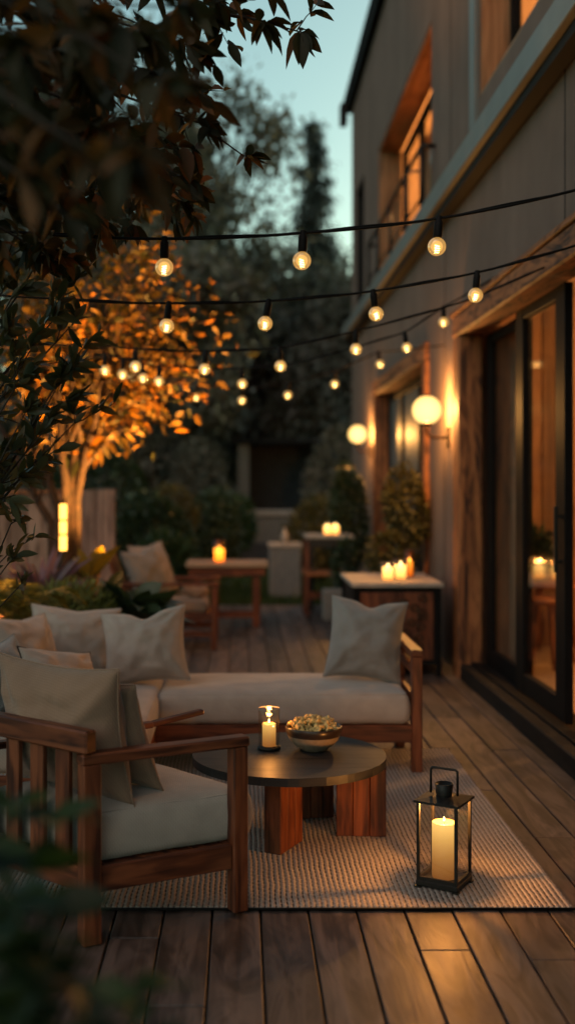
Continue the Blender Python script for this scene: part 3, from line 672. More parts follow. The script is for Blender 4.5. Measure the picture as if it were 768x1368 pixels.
def panel_leg(p, ang, w=0.21, t=0.075, nbd=3):
    m = MB(); c, s_ = math.cos(ang), math.sin(ang)
    R = Matrix(((c, -s_, 0, p[0]), (s_, c, 0, p[1]), (0, 0, 1, 0), (0, 0, 0, 1)))
    for i in range(nbd):
        m.box((i * w / nbd - w / 2 + 0.0008, -t / 2, 0.0145), ((i + 1) * w / nbd - w / 2 - 0.0008, t / 2, TH - 0.0345), 0.003, 2, R)
    part('leg', m, M['teak'], ct)
panel_leg((0.51, 4.77), math.radians(-4)); panel_leg((0.175, 4.60), math.radians(62)); panel_leg((0.33, 5.03), math.radians(10), 0.16)

# hurricane glass with candle, on the table
HXc, HYc = 0.122, 4.87
hg = thing('hurricane_glass', 'clear straight glass candle holder on the coffee table', 'candle holder', (HXc, HYc, TH + 0.001))
b = MB(); b.lathe([(0.046, 0.014), (0.0465, 0.10), (0.047, 0.174), (0.0455, 0.178), (0.0438, 0.174), (0.0435, 0.10), (0.043, 0.014)], 40, (HXc, HYc, TH)); part('cylinder', b, M['cupglass'], hg)
b = MB(); b.tube([(HXc + 0.0452 * math.cos(a), HYc + 0.0452 * math.sin(a), TH + 0.1775) for a in np.linspace(0, 2 * PI, 41)[:-1]], 0.0018, 6, False, True); part('rim', b, M['glassrim'], hg)
b = MB(); b.lathe([(0, 0.001), (0.049, 0.001), (0.050, 0.006), (0.049, 0.013), (0, 0.0135)], 36, (HXc, HYc, TH)); part('base', b, M['black'], hg)
def candle(name, x, y, z, r, h, label, group, power, topE=3.0, lowE=0.7, dip=0.006, lz=0.035, scale=1.0):
    t = thing(name, label, 'candle', (x, y, z), 0, group)
    b = MB(); prof = [(0, 0.0005), (r * 0.97, 0.0005), (r, 0.004), (r, h - 0.006), (r * 0.97, h - 0.001), (r * 0.9, h), (r * 0.75, h - dip * 0.6), (r * 0.3, h - dip), (0, h - dip)]
    b.lathe(prof, 28); me_ = wax('candle_wax', 0, h, topE, lowE); part('wax', b, me_, t, False)
    b = MB(); b.tube([(0, 0, h - dip), (0.001, 0, h + 0.004)], 0.0013, 5); part('wick', b, M['cord'], t, False)
    b = MB(); b.lathe([(0, h + 0.001), (0.0035 * scale, h + 0.006 * scale), (0.005 * scale, h + 0.012 * scale), (0.003 * scale, h + 0.022 * scale), (0, h + 0.032 * scale)], 10); part('flame', b, M['flame'], t, False)
    light('POINT', 'candle_light', (0, 0, h + lz), power, (1, 0.38, 0.08), 0.012, t)
    return t
candle('pillar_candle', HXc, HYc, TH + 0.0145, 0.029, 0.098, 'lit ivory candle inside the glass holder on the coffee table', None, 2.4, 1.1, 0.35, 0.006, 0.03, 0.62)

# bowl and popcorn
BXc, BYc = 0.315, 4.86
bw = thing('snack_bowl', 'wide ceramic bowl with dark rim and beige base on the coffee table', 'bowl', (BXc, BYc, TH + 0.001))
b = MB(); b.lathe([(0, 0.0), (0.055, 0.0), (0.06, 0.006), (0.085, 0.022), (0.105, 0.045), (0.1155, 0.066)], 48, (BXc, BYc, TH + 0.001)); part('body', b, M['bowl'], bw)
b = MB(); b.lathe([(0.1157, 0.066), (0.1205, 0.082), (0.1235, 0.101), (0.121, 0.1035), (0.117, 0.101), (0.11, 0.07), (0.09, 0.035), (0.05, 0.02), (0, 0.018)], 48, (BXc, BYc, TH + 0.001)); part('rim', b, M['bowlrim'], bw)
# popcorn: each puffed kernel is its own thing
pcm = []
for k in range(5):
    m = MB(); lob = [Vector((random.gauss(0, 1), random.gauss(0, 1), random.gauss(0, 1))).normalized() for _ in range(6)]
    def fn(p, lob=lob): return 0.42 + 0.85 * max(max(0, p.normalized().dot(l)) ** 7 for l in lob) + 0.12 * noise.noise(p * 3)
    m.ball((0, 0, 0), 1.0, 3, fn); pcm.append(m.mesh('popcorn', M['popcorn']))
for i in range(64):
    q = i / 64; a = i * 2.399; rr = 0.102 * math.sqrt(q)
    z = TH + 0.084 + (1 - (rr / 0.108) ** 2) * 0.040 + random.uniform(-0.008, 0.018)
    o = link('popcorn', pcm[i % 5]); s_ = random.uniform(0.015, 0.023); o.scale = (s_, s_, s_)
    o.location = (BXc + rr * math.cos(a) + random.gauss(0, 0.003), BYc + rr * math.sin(a), z); o.rotation_euler = [random.uniform(0, 6) for _ in range(3)]
    tag(o, 'golden popcorn kernel heaped in the dark rimmed bowl', 'popcorn', 'popcorn heaped in the bowl')

# lantern on the rug
LXc, LYc, LZ = 0.755, 4.17, 0.0145
lt = thing('lantern', 'black metal frame lantern with handle standing on the rug', 'lantern', (LXc, LYc, LZ), math.radians(-31))
hb = 0.073
b = MB(); b.box((-hb - 0.008, -hb - 0.008, 0.006), (hb + 0.008, hb + 0.008, 0.026), 0.003); part('base', b, M['black'], lt, False)
for sx in (-1, 1):
    for sy in (-1, 1):
        b = MB(); b.box((sx * hb - 0.012, sy * hb - 0.012, 0), (sx * hb + 0.012, sy * hb + 0.012, 0.006)); part('foot', b, M['black'], lt, False)
        b = MB(); b.box((sx * hb - 0.0055, sy * hb - 0.0055, 0.026), (sx * hb + 0.0055, sy * hb + 0.0055, 0.312), 0.001); part('post', b, M['black'], lt, False)
b = MB()
for sx in (-1, 1):
    b.box((sx * hb - 0.005, -hb + 0.006, 0.026), (sx * hb + 0.005, hb - 0.006, 0.040)); b.box((-hb + 0.006, sx * hb - 0.005, 0.0262), (hb - 0.006, sx * hb + 0.005, 0.0402))
part('lower_frame', b, M['black'], lt, False)
for sx in (-1, 1):
    b = MB(); b.box((sx * hb - 0.001, -hb + 0.006, 0.041), (sx * hb + 0.001, hb - 0.006, 0.311)); part('glass_pane', b, M['cupglass'], lt, False)
    b = MB(); b.box((-hb + 0.006, sx * hb - 0.001, 0.041), (hb - 0.006, sx * hb + 0.001, 0.311)); part('glass_pane', b, M['cupglass'], lt, False)
# hipped roof
e = hb + 0.014; q = 0.034
V = [(-e, -e, 0.312), (e, -e, 0.312), (e, e, 0.312), (-e, e, 0.312), (-e, -e, 0.320), (e, -e, 0.320), (e, e, 0.320), (-e, e, 0.320), (-q, -q, 0.329), (q, -q, 0.329), (q, q, 0.329), (-q, q, 0.329)]
b = MB(); b.add(V, [[3, 2, 1, 0], [0, 1, 5, 4], [1, 2, 6, 5], [2, 3, 7, 6], [3, 0, 4, 7], [4, 5, 9, 8], [5, 6, 10, 9], [6, 7, 11, 10], [7, 4, 8, 11], [8, 9, 10, 11]]); part('roof', b, M['black'], lt, False)
b = MB(); b.lathe([(0.0285, 0.328), (0.034, 0.374), (0.0315, 0.376), (0.029, 0.366), (0.0, 0.364)], 28); part('chimney', b, M['black'], lt, False)
hp = [(-0.052, 0, 0.335)] + [(-0.052, 0, 0.41)] + [(-0.040 - 0.012 * math.cos(a), 0, 0.418 + 0.012 * math.sin(a)) for a in np.linspace(0.3, PI / 2, 5)] + [(0.040 + 0.012 * math.sin(a), 0, 0.418 + 0.012 * math.cos(a)) for a in np.linspace(0, PI / 2 - 0.3, 5)] + [(0.052, 0, 0.41), (0.052, 0, 0.335)]
b = MB(); b.tube(hp, 0.0048, 8); part('handle', b, M['black'], lt, False)
candle('pillar_candle', LXc, LYc, LZ + 0.027, 0.045, 0.205, 'thick lit pillar candle standing inside the black lantern', None, 15.0, 1.35, 0.24, 0.012, 0.05, 0.62)

# ================================================================== SEATING
def rbox(sx, sy, sz, r, n=(18, 18, 6), bulge=0.0, wr=0.004, seed=0.0, fmap=None, sag=0.0):
    """upholstered block: rounded edges, crowned top, soft wrinkles"""
    bm = bmesh.new(); hx, hy, hz = sx / 2, sy / 2, sz / 2
    def dens(h, k):
        inner = np.linspace(-(h - r), h - r, max(2, k)); e_ = [h - r + r * t for t in (0.3, 0.6, 0.82, 1.0)]
        return [-x for x in e_[::-1]] + list(inner) + e_
    X, Yv, Z = dens(hx, n[0]), dens(hy, n[1]), dens(hz, n[2])
    def face(A, B, f):
        gr = [[bm.verts.new(f(a, b)) for b in B] for a in A]
        for i in range(len(A) - 1):
            for j in range(len(B) - 1): bm.faces.new((gr[i][j], gr[i + 1][j], gr[i + 1][j + 1], gr[i][j + 1]))
    face(X, Yv, lambda a, b: (a, b, hz)); face(X, Yv, lambda a, b: (a, -b, -hz)); face(X, Z, lambda a, b: (a, -hy, b)); face(X, Z, lambda a, b: (-a, hy, b))
    face(Yv, Z, lambda a, b: (hx, a, b)); face(Yv, Z, lambda a, b: (-hx, -a, b))
    bmesh.ops.remove_doubles(bm, verts=bm.verts, dist=1e-5)
    for v in bm.verts:
        p = v.co; c = Vector((max(-hx + r, min(hx - r, p.x)), max(-hy + r, min(hy - r, p.y)), max(-hz + r, min(hz - r, p.z))))
        d = p - c
        if d.length > 1e-9: p = c + d.normalized() * r
        u, w = p.x / hx, p.y / hy
        if p.z > 0: p.z += bulge * (1 - u ** 4) * (1 - w ** 4)
        ns = noise.noise(Vector((p.x * 7 + seed, p.y * 7, p.z * 7))) + 0.5 * noise.noise(Vector((p.x * 17 + seed, p.y * 17, p.z * 17)))
        nrm = d.normalized() if d.length > 1e-9 else Vector((0, 0, 1))
        p = p + nrm * ns * wr
        bul = 0.012 * (1 - (p.z / hz) ** 2)
        p.x += bul * u; p.y += bul * w
        v.co = p
    bm.verts.index_update(); mb = MB()
    V = [v.co.copy() for v in bm.verts]
    if fmap: V = [fmap(p) for p in V]
    mb.add(V, [[v.index for v in f.verts] for f in bm.faces], None, True); bm.free(); return mb

def seam_path(sx, sy, sz, r, top=True, n=12):
    hx, hy, hz = sx / 2 - r * 0.30, sy / 2 - r * 0.30, sz / 2
    k = r * 0.7; pts = []
    for cx_, cy_, a0 in ((hx - k, hy - k, 0), (-hx + k, hy - k, PI / 2), (-hx + k, -hy + k, PI), (hx - k, -hy + k, 1.5 * PI)):
        for i in range(5): a = a0 + i * PI / 8; pts.append(Vector((cx_ + k * math.cos(a), cy_ + k * math.sin(a), hz - r * 0.28)))
    out = []
    for i, p in enumerate(pts):
        q = pts[(i + 1) % len(pts)]; m_ = max(1, int((q - p).length / 0.05))
        for j in range(m_):
            t_ = p.lerp(q, j / m_); f = 0.012 * (1 - (t_.z / hz) ** 2); t_.x += f * t_.x / (sx / 2); t_.y += f * t_.y / (sy / 2); t_.z += 0.002 * math.sin(t_.x * 31 + t_.y * 17); out.append(t_)
    return out

def pillow_mb(w, h, t, seed=0.0, notch=0.0, n=36, piping=None):
    """square scatter cushion, standing: x across, z up, base at z=0"""
    mb = MB(); out = []
    for side in (1, -1):
        V = []
        for j in range(n + 1):
            for i in range(n + 1):
                u, v = -1 + 2 * i / n, -1 + 2 * j / n
                u = math.copysign(abs(u) ** 0.8, u); v = math.copysign(abs(v) ** 0.8, v)
                x = u * w / 2 * (1 - 0.10 * (1 - v * v)); z = v * h / 2 * (1 - 0.10 * (1 - u * u))
                puff = ((1 - abs(u) ** 2.4) * (1 - abs(v) ** 2.4)) ** 0.55
                if v > 0: z -= notch * h * math.exp(-((u - 0.05) / 0.28) ** 2) * v ** 3
                ns = noise.noise(Vector((u * 2.1 + seed, v * 2.1, side * 3.0))) * 0.30 + noise.noise(Vector((u * 5 + seed, v * 5, side * 7.0))) * 0.10
                # creases running out of the corners
                for cu, cv in ((1, 1), (-1, 1), (1, -1), (-1, -1)):
                    d = math.hypot(u - cu, v - cv); an = math.atan2(v - cv, u - cu)
                    ns += 0.10 * math.sin(an * 9 + seed * 3) * math.exp(-((d - 0.45) / 0.3) ** 2)
                y = -side * (t / 2) * puff * (1 + ns * 0.9)
                if v < -0.6: z += 0.03 * h * (1 - u * u) * (-v - 0.6)
                V.append((x, y, z + h / 2 * 0.985))
        Fs = []
        for j in range(n):
            for i in range(n):
                a = j * (n + 1) + i; f = [a, a + 1, a + n + 2, a + n + 1]
                Fs.append(f if side == 1 else f[::-1])
        mb.add(V, Fs, None, True)
    # weld the seam
    bm = bmesh.new(); me = bpy.data.meshes.new('t'); me.from_pydata(mb.v, [], mb.f); bm.from_mesh(me); bpy.data.meshes.remove(me)
    bmesh.ops.remove_doubles(bm, verts=bm.verts, dist=2e-4); bm.verts.index_update()
    o = MB(); o.add([v.co.copy() for v in bm.verts], [[v.index for v in f.verts] for f in bm.faces], None, True); bm.free()
    seam = []
    for k in range(4 * n):
        s_, i = divmod(k, n); q = -1 + 2 * i / n
        u, v = ((q, -1), (1, q), (-q, 1), (-1, -q))[s_]
        u = math.copysign(abs(u) ** 0.8, u); v = math.copysign(abs(v) ** 0.8, v)
        x = u * w / 2 * (1 - 0.10 * (1 - v * v)); z = v * h / 2 * (1 - 0.10 * (1 - u * u))
        if v > 0: z -= notch * h * math.exp(-((u - 0.05) / 0.28) ** 2) * v ** 3
        if v < -0.6: z += 0.03 * h * (1 - u * u) * (-v - 0.6)
        seam.append((x, 0, z + h / 2 * 0.985))
    return o, seam
def pillow(loc, w, h, t, rot, mat, label, seed=0.0, notch=0.0, group='scatter pillows on the seating', pipe=None, name='pillow'):
    o, seam = pillow_mb(w, h, t, seed, notch)
    r = bpy.data.objects.new(name, o.mesh(name, mat)); COL.objects.link(r); r.location = loc; r.rotation_euler = rot
    tag(r, label, 'pillow', group)
    s_ = MB(); s_.tube(seam, 0.0035, 6, False, True); link('piping', s_.mesh('piping', pipe or mat), r)
    return r

SH = 0.425   # seat height
# --- the corner sofa
sf = thing('corner_sofa', 'L shaped wooden corner sofa with pale seat cushions', 'sofa', (-0.2, 5.8, 0))
BX0, BX1, BY0, BY1 = -0.425, 0.865, 5.80, 6.42
WX0, WX1, WY0, WY1 = -1.16, -0.432, 4.80, 6.42
b = rbox(BX1 - BX0, BY1 - BY0, 0.165, 0.035, (26, 14, 4), 0.016, 0.0035, 1.0); b.v = [tuple(Vector(p) + Vector(((BX0 + BX1) / 2, (BY0 + BY1) / 2, 0.257 + 0.0825))) for p in b.v]
scb = part('seat_cushion', b, M['cushion'], sf)
pp = MB(); pp.tube([p + Vector(((BX0 + BX1) / 2, (BY0 + BY1) / 2, 0.257 + 0.0825)) for p in seam_path(BX1 - BX0, BY1 - BY0, 0.165, 0.035)], 0.0032, 6, False, True); part('piping', pp, M['cushion'], scb)
b = rbox(WX1 - WX0, WY1 - WY0, 0.165, 0.035, (14, 26, 4), 0.016, 0.0035, 5.0); b.v = [tuple(Vector(p) + Vector(((WX0 + WX1) / 2, (WY0 + WY1) / 2, 0.257 + 0.0825))) for p in b.v]
scb = part('seat_cushion', b, M['cushion'], sf)
pp = MB(); pp.tube([p + Vector(((WX0 + WX1) / 2, (WY0 + WY1) / 2, 0.257 + 0.0825)) for p in seam_path(WX1 - WX0, WY1 - WY0, 0.165, 0.035)], 0.0032, 6, False, True); part('piping', pp, M['cushion'], scb)
fr = MB(); fr.beam((-1.2, BY0 + 0.02, 0.21), (BX1 + 0.02, BY0 + 0.02, 0.21), 0.035, 0.09); fr.beam((-1.2, BY1 + 0.02, 0.21), (BX1 + 0.02, BY1 + 0.02, 0.21), 0.035, 0.09)
fr.beam((WX1 - 0.02, WY0, 0.212), (WX1 - 0.02, BY0, 0.212), 0.035, 0.085); fr.beam((WX0 - 0.02, WY0, 0.212), (WX0 - 0.02, BY1, 0.212), 0.035, 0.085); fr.beam((WX0 - 0.03, WY0 - 0.01, 0.2125), (WX1, WY0 - 0.01, 0.2125), 0.034, 0.083)
part('seat_frame', fr, M['teak'], sf)
sl = MB()
for i in range(14):
    x = -1.1 + i * 0.145; sl.box((x, BY0 + 0.045, 0.232), (x + 0.09, BY1 - 0.005, 0.253), 0.003, 1)
part('slats', sl, M['teak'], sf)
for (x, y) in ((BX1 + 0.045, BY0 + 0.02), (BX1 + 0.045, BY1 + 0.02)):
    b = MB(); b.box((x - 0.027, y - 0.03, 0.0), (x + 0.027, y + 0.03, 0.61), 0.004, 2); part('leg', b, M['teak'], sf)
for (x, y) in ((0.3, BY0 + 0.07), (0.3, BY1), (WX1 - 0.03, WY0 + 0.05), (WX0 - 0.02, WY0 + 0.05), (WX0 - 0.02, BY1 - 0.05), (-0.5, BY1)):
    b = MB(); b.box((x - 0.025, y - 0.025, 0.0), (x + 0.025, y + 0.025, 0.166), 0.004, 2); part('leg', b, M['teak'], sf)
b = MB(); b.box((BX1 + 0.012, BY0 - 0.012, 0.611), (BX1 + 0.078, BY1 + 0.055, 0.645), 0.005, 1); part('arm_rest', b, M['teak'], sf)
b = MB(); b.beam((BX1 + 0.045, BY0 + 0.05, 0.37), (BX1 + 0.045, BY1 - 0.01, 0.37), 0.03, 0.06); b.beam((BX1 + 0.045, BY0 + 0.05, 0.53), (BX1 + 0.045, BY1 - 0.01, 0.53), 0.03, 0.05); part('arm_slat', b, M['teak'], sf)
bk = MB()
bk.beam((WX0 - 0.04, WY0 + 0.05, 0.66), (WX0 - 0.04, BY1 + 0.06, 0.66), 0.035, 0.07); bk.beam((WX0 - 0.02, BY1 + 0.05, 0.66), (-0.48, BY1 + 0.05, 0.66), 0.035, 0.07)
for i in range(12): y = WY0 + 0.1 + i * 0.14; bk.beam((WX0 - 0.04, y, 0.255), (WX0 - 0.04, y, 0.63), 0.02, 0.05)
for i in range(6): x = -1.1 + i * 0.12; bk.beam((x, BY1 + 0.05, 0.255), (x, BY1 + 0.05, 0.63), 0.05, 0.02)
part('backrest', bk, M['teak'], sf)

rd = math.radians
# pillows on the sofa (each rests on the seat, leaning back)
pillow((-0.93, 6.16, SH + 0.012), 0.50, 0.405, 0.24, (rd(-16), rd(4), rd(8)), M['pillow'], 'wide pale pillow in the corner of the sofa, against the back', 2.0, 0.03)
pillow((-0.50, 5.98, SH + 0.012), 0.47, 0.41, 0.24, (rd(-17), rd(-7), rd(-6)), M['pillow'], 'square beige pillow in front of the corner pillow with a dented top edge', 7.0, 0.10)
pillow((-1.06, 5.72, SH + 0.012), 0.46, 0.41, 0.21, (rd(-17), rd(3), rd(62)), M['pillow'], 'pale plain pillow against the left back of the sofa', 4.0, 0.02)
pillow((-1.06, 5.25, SH + 0.012), 0.44, 0.34, 0.18, (rd(-20), rd(-6), rd(70)), M['stripepillow'], 'blue grey finely striped pillow at the far left of the sofa', 11.0, 0.0)
pillow((-0.80, 5.16, SH + 0.012), 0.44, 0.33, 0.20, (rd(-28), rd(10), rd(48)), M['pillow'], 'beige pillow with dark piping lying behind the armchair cushion', 13.0, 0.0, pipe=M['cord'])
pillow((0.655, 6.10, SH + 0.010), 0.42, 0.455, 0.23, (rd(-14), rd(5), rd(-10)), M['greypillow'], 'grey pillow leaning on the right arm of the sofa', 17.0, 0.07)

# --- the armchair in front (seen from behind its right arm)
ch = thing('armchair', 'wooden lounge armchair with slatted back and grey seat cushion in the left foreground', 'armchair', (-0.45, 4.05, 0))
P1, P2, P3, P4 = Vector((-0.012, 3.915, 0)), Vector((-0.495, 3.665, 0)), Vector((-0.94, 4.02, 0)), Vector((-0.40, 4.40, 0))
dS = (P1 - P2).normalized(); bS = (P3 - P2).normalized()
def zz(p, z): return Vector((p.x, p.y, z))
def leg_box(p, z0, z1, w=0.056, d=0.056, nm='leg'):
    a = math.atan2(dS.y, dS.x); R = Matrix.Translation(p) @ Matrix.Rotation(a, 4, 'Z')
    m = MB(); m.box((-w / 2, -d / 2, z0), (w / 2, d / 2, z1), 0.004, 2, R); part(nm, m, M['teak'], ch)
zr = 0.0145
leg_box(P1, zr, 0.588); leg_box(P2, 0.001, 0.588, 0.062, 0.062); leg_box(P3, 0.0145, 0.60); leg_box(P4 - dS * 0.20, zr, 0.54)
b = MB(); b.beam(zz(P2, 0.606) - dS * 0.035, zz(P1, 0.606) + dS * 0.034, 0.062, 0.036, 0.006); part('arm_rest', b, M['teak'], ch)
b = MB()
fa = [zz(P3, 0.56) + dS * 0.05, zz(P4, 0.545) - dS * 0.15, zz(P4, 0.555) + dS * 0.05, zz(P4, 0.585) + dS * 0.27]
for i in range(3): b.beam(fa[i] - (fa[i + 1] - fa[i]).normalized() * 0.006, fa[i + 1] + (fa[i + 1] - fa[i]).normalized() * 0.006, 0.05 - 0.006 * i, 0.026 - 0.003 * i, 0.005)
part('arm_rest', b, M['teak'], ch)
for a_, b_, k in ((P2, P1, 0.028), (P4 - dS * 0.2, P3, 0.028)):
    m = MB(); d_ = (b_ - a_).normalized(); m.beam(zz(a_, 0.208) + d_ * k, zz(b_, 0.208) - d_ * k, 0.03, 0.085, 0.004); part('side_rail', m, M['teak'], ch)
m = MB(); d_ = (P4 - P1).normalized(); m.beam(zz(P1, 0.206) + d_ * 0.03, zz(P4, 0.206) - dS * 0.2 - d_ * 0.03, 0.03, 0.08, 0.004); part('front_rail', m, M['teak'], ch)
m = MB(); m.beam(zz(P2, 0.206) + bS * 0.03, zz(P3, 0.206) - bS * 0.03, 0.03, 0.08, 0.004); part('back_rail', m, M['teak'], ch)
nb_ = Vector((-bS.y, bS.x, 0)); nb_ = nb_ if nb_.dot(dS) < 0 else -nb_      # outwards, behind the back
m = MB(); m.beam(zz(P2, 0.665) + nb_ * 0.02 + bS * -0.03, zz(P3, 0.665) + nb_ * 0.02 + bS * 0.06, 0.05, 0.075, 0.006); part('top_rail', m, M['teak'], ch)
for i in range(4):
    p = P2 + bS * (0.10 + i * 0.125) + nb_ * 0.02
    m = MB(); m.beam(zz(p, 0.247), zz(p, 0.626), 0.022, 0.066, 0.003, up=bS); part('back_slat', m, M['teak'], ch)
m = MB()
for i in range(5):
    t = 0.08 + i * 0.2; a_ = P2.lerp(P1, t); b_ = P3.lerp(P4 - dS * 0.1, t); m.beam(zz(a_, 0.234), zz(b_, 0.234), 0.07, 0.018, 0.003)
part('seat_slats', m, M['teak'], ch)
Q1, Q2, Q3, Q4 = P1 + dS * 0.085 + bS * 0.035, P2 + dS * 0.035 + bS * 0.035, P3 + dS * 0.03 - bS * 0.03, P4 + dS * 0.03 - bS * 0.03
def cmap(p):
    u, v = p.x + 0.5, p.y + 0.5
    a_ = Q2.lerp(Q1, u); c_ = Q3.lerp(Q4, u); q_ = a_.lerp(c_, v); return Vector((q_.x, q_.y, 0.247 + 0.0865 + p.z))
sx_, sy_ = (Q1 - Q2).length, (Q3 - Q2).length
b = rbox(sx_, sy_, 0.172, 0.03, (16, 16, 4), 0.018, 0.0035, 9.0, fmap=lambda p: cmap(Vector((p.x / sx_, p.y / sy_, p.z))))
scb = part('seat_cushion', b, M['cushion'], ch)
pp = MB(); pp.tube([cmap(Vector((p.x / sx_, p.y / sy_, p.z))) for p in seam_path(sx_, sy_, 0.172, 0.03)], 0.0032, 6, False, True); part('piping', pp, M['cushion'], scb)
# back cushion: a big upright pillow, part of the chair
ang = math.atan2(-bS.y, -bS.x)
bc, seam = pillow_mb(0.62, 0.48, 0.24, 21.0, 0.0)
Rm = Matrix.Translation((P2 + P3) / 2 - nb_ * 0.175 + bS * -0.01 + Vector((0, 0, SH - 0.008))) @ Matrix.Rotation(ang, 4, 'Z') @ Matrix.Rotation(rd(9), 4, 'X')
bc.v = [tuple(Rm @ Vector(p)) for p in bc.v]; bco = part('back_cushion', bc, M['tanpillow'], ch)
sm_ = MB(); sm_.tube([Rm @ Vector(p) for p in seam], 0.0035, 6, False, True); part('piping', sm_, M['tanpillow'], bco)
pz = (P2 + P3) / 2 - nb_ * 0.33 + bS * -0.06
pillow((pz.x, pz.y, SH + 0.006), 0.50, 0.42, 0.16, (rd(20), 0, ang), M['tanpillow'], 'tan pillow leaning on the back cushion of the armchair', 25.0, 0.0)

# ================================================================== STRING LIGHTS
proto_bulb = {}
def catpath(pts, sag=0.012, n=6):
    out = []
    for a, b in zip(pts[:-1], pts[1:]):
        a = Vector(a); b = Vector(b); l = (b - a).length
        for i in range(n):
            t = i / n; p = a.lerp(b, t); p.z -= sag * l * 4 * t * (1 - t); out.append(p)
    out.append(Vector(pts[-1])); return out
def string(pts, bulbs, label, s=1.0):
    """pts: cable points; bulbs: x positions along it"""
    t = thing('string_light', label, 'string lights', pts[0], 0, 'festoon strings across the deck')
    path = catpath(pts)
    c = MB(); c.tube(path, 0.0058, 6); part('cable', c, M['cord'], t)
    # a second thin conductor twisted along
    c = MB(); c.tube([p + Vector((0, 0.004 * math.cos(i), 0.004 + 0.004 * math.sin(i))) for i, p in enumerate(path)], 0.0035, 5); part('cable_strand', c, M['cord'], t)
    for bx in bulbs:
        for a, b_ in zip(path[:-1], path[1:]):
            if min(a.x, b_.x) <= bx <= max(a.x, b_.x) and a.x != b_.x:
                p = a.lerp(b_, (bx - a.x) / (b_.x - a.x)); break
        else: continue
        if 'g' not in proto_bulb:
            m = MB(); m.lathe([(0.0115, -0.070), (0.014, -0.0735)] + [(0.0335 * math.sin(a), -0.1035 + 0.0335 * math.cos(a)) for a in np.linspace(0.45, PI, 14)], 24); proto_bulb['g'] = m.mesh('bulb', M['bulbglass'])
            m = MB(); m.lathe([(0, 0.009), (0.010, 0.009), (0.012, 0.004), (0.012, -0.008), (0.0155, -0.012), (0.0165, -0.03), (0.0165, -0.066), (0.0145, -0.072), (0, -0.0725)], 16); proto_bulb['s'] = m.mesh('socket', M['cord'])
            m = MB()
            m.tube([(0.011 * math.sin(k * 2.2) , 0.009 * math.cos(k * 2.2), -0.098 - 0.0028 * k) for k in range(12)], 0.0021, 5); proto_bulb['f'] = m.mesh('filament', M['filament'])
        loc = p - Vector(pts[0])
        bo = link('bulb', proto_bulb['g'], t); bo.location = loc; bo.rotation_euler = (random.gauss(0, 0.07), random.gauss(0, 0.07), random.uniform(0, 6)); bo.scale = (s, s, s)
        link('socket', proto_bulb['s'], bo); link('filament', proto_bulb['f'], bo)
def W(l, Y, zr=None): return [at(px, py, Y) for px, py in l]
def X(l, Y): return [(px - HX) / F * Y for px in l]
string([Vector((-2.1, 4.25, 2.55))] + W([(20, 310), (220, 319), (405, 311), (586, 292), (768, 254)], 4.1) + [Vector((WX, 4.1, 2.78))], X([220, 405, 586, 830], 4.1), 'nearest string of round bulbs, highest across the picture')
string([Vector((-2.2, 5.2, 2.5))] + W([(85, 400), (226, 405), (359, 402), (498, 389), (637, 364), (768, 328)], 5.06) + [Vector((WX, 5.1, 2.70))], X([226, 359, 498, 637], 5.06), 'second string of round bulbs below the nearest one', 1.0)
string([Vector((-2.0, 6.6, 2.35))] + W([(130, 460), (181, 466), (275, 469), (373, 465), (475, 442), (618, 403)], 6.2) + [Vector((WX, 6.2, 2.74))], X([181, 275, 373, 475], 6.2), 'third string of bulbs, running from the golden tree to the house', 0.98)
string([Vector((-1.9, 8.5, 2.35))] + W([(141, 474), (213, 489), (323, 492), (400, 484), (472, 464), (540, 444), (592, 410)], 7.45) + [Vector((WX, 7.45, 2.92))], X([141, 165, 190, 213, 323, 540, 592], 7.45), 'fourth string of bulbs, rising to the wall above the timber header')  # extra bulbs at left added as highlights on the golden tree's leaves
string([Vector((-1.95, 9.6, 2.42))] + W([(165, 480), (197, 502), (264, 514), (323, 518), (385, 511), (447, 496), (505, 470)], 9.6) + [Vector((WX, 9.6, 2.70))], X([165, 175, 197, 264, 323, 385, 447, 505], 9.6), 'farthest string of bulbs, lowest across the picture', 1.05)

# ================================================================== CONSOLE WITH CANDLES
cs = thing('console_cabinet', 'dark cabinet with pale top and candles against the house wall', 'cabinet', (1.22, 9.2, 0))
x0, x1, y0, y1 = 0.875, 1.565, 8.75, 9.75
b = MB(); b.box((x0 - 0.01, y0 - 0.015, 0.70), (x1 + 0.015, y1 + 0.01, 0.735), 0.004); part('tabletop', b, M['stone'], cs)
b = MB(); b.box((x0 + 0.02, y0 + 0.03, 0.09), (x1 - 0.02, y1 - 0.02, 0.698), 0.004, 2); part('body', b, M['blackpaint'], cs)
for sx in (x0, x1 - 0.04):
    for sy in (y0, y1 - 0.04):
        b = MB(); b.box((sx, sy, 0), (sx + 0.04, sy + 0.04, 0.699), 0.003, 2); part('leg', b, M['frame'], cs)
b = MB(); b.box((x0 + 0.06, y0 + 0.018, 0.13), (x0 + 0.335, y0 + 0.029, 0.66), 0.003, 2); part('door', b, M['teak'], cs)
b = MB(); b.box((x0 + 0.345, y0 + 0.018, 0.13), (x1 - 0.06, y0 + 0.029, 0.66), 0.003, 2); part('door', b, M['teak'], cs)
b = MB()
for k in range(13):
    cx_ = x0 + 0.40 + random.random() * 0.16; cz = 0.16 + k * 0.038
    b.tube([(cx_ + 0.028 * math.cos(a), y0 + 0.008, cz + 0.024 * math.sin(a)) for a in np.linspace(0, 2 * PI, 14)[:-1]], 0.007, 6, False, True)
part('reflection_curls', b, M['bronze'], cs)  # bronze curls modelled in place of an orange reflection on the front
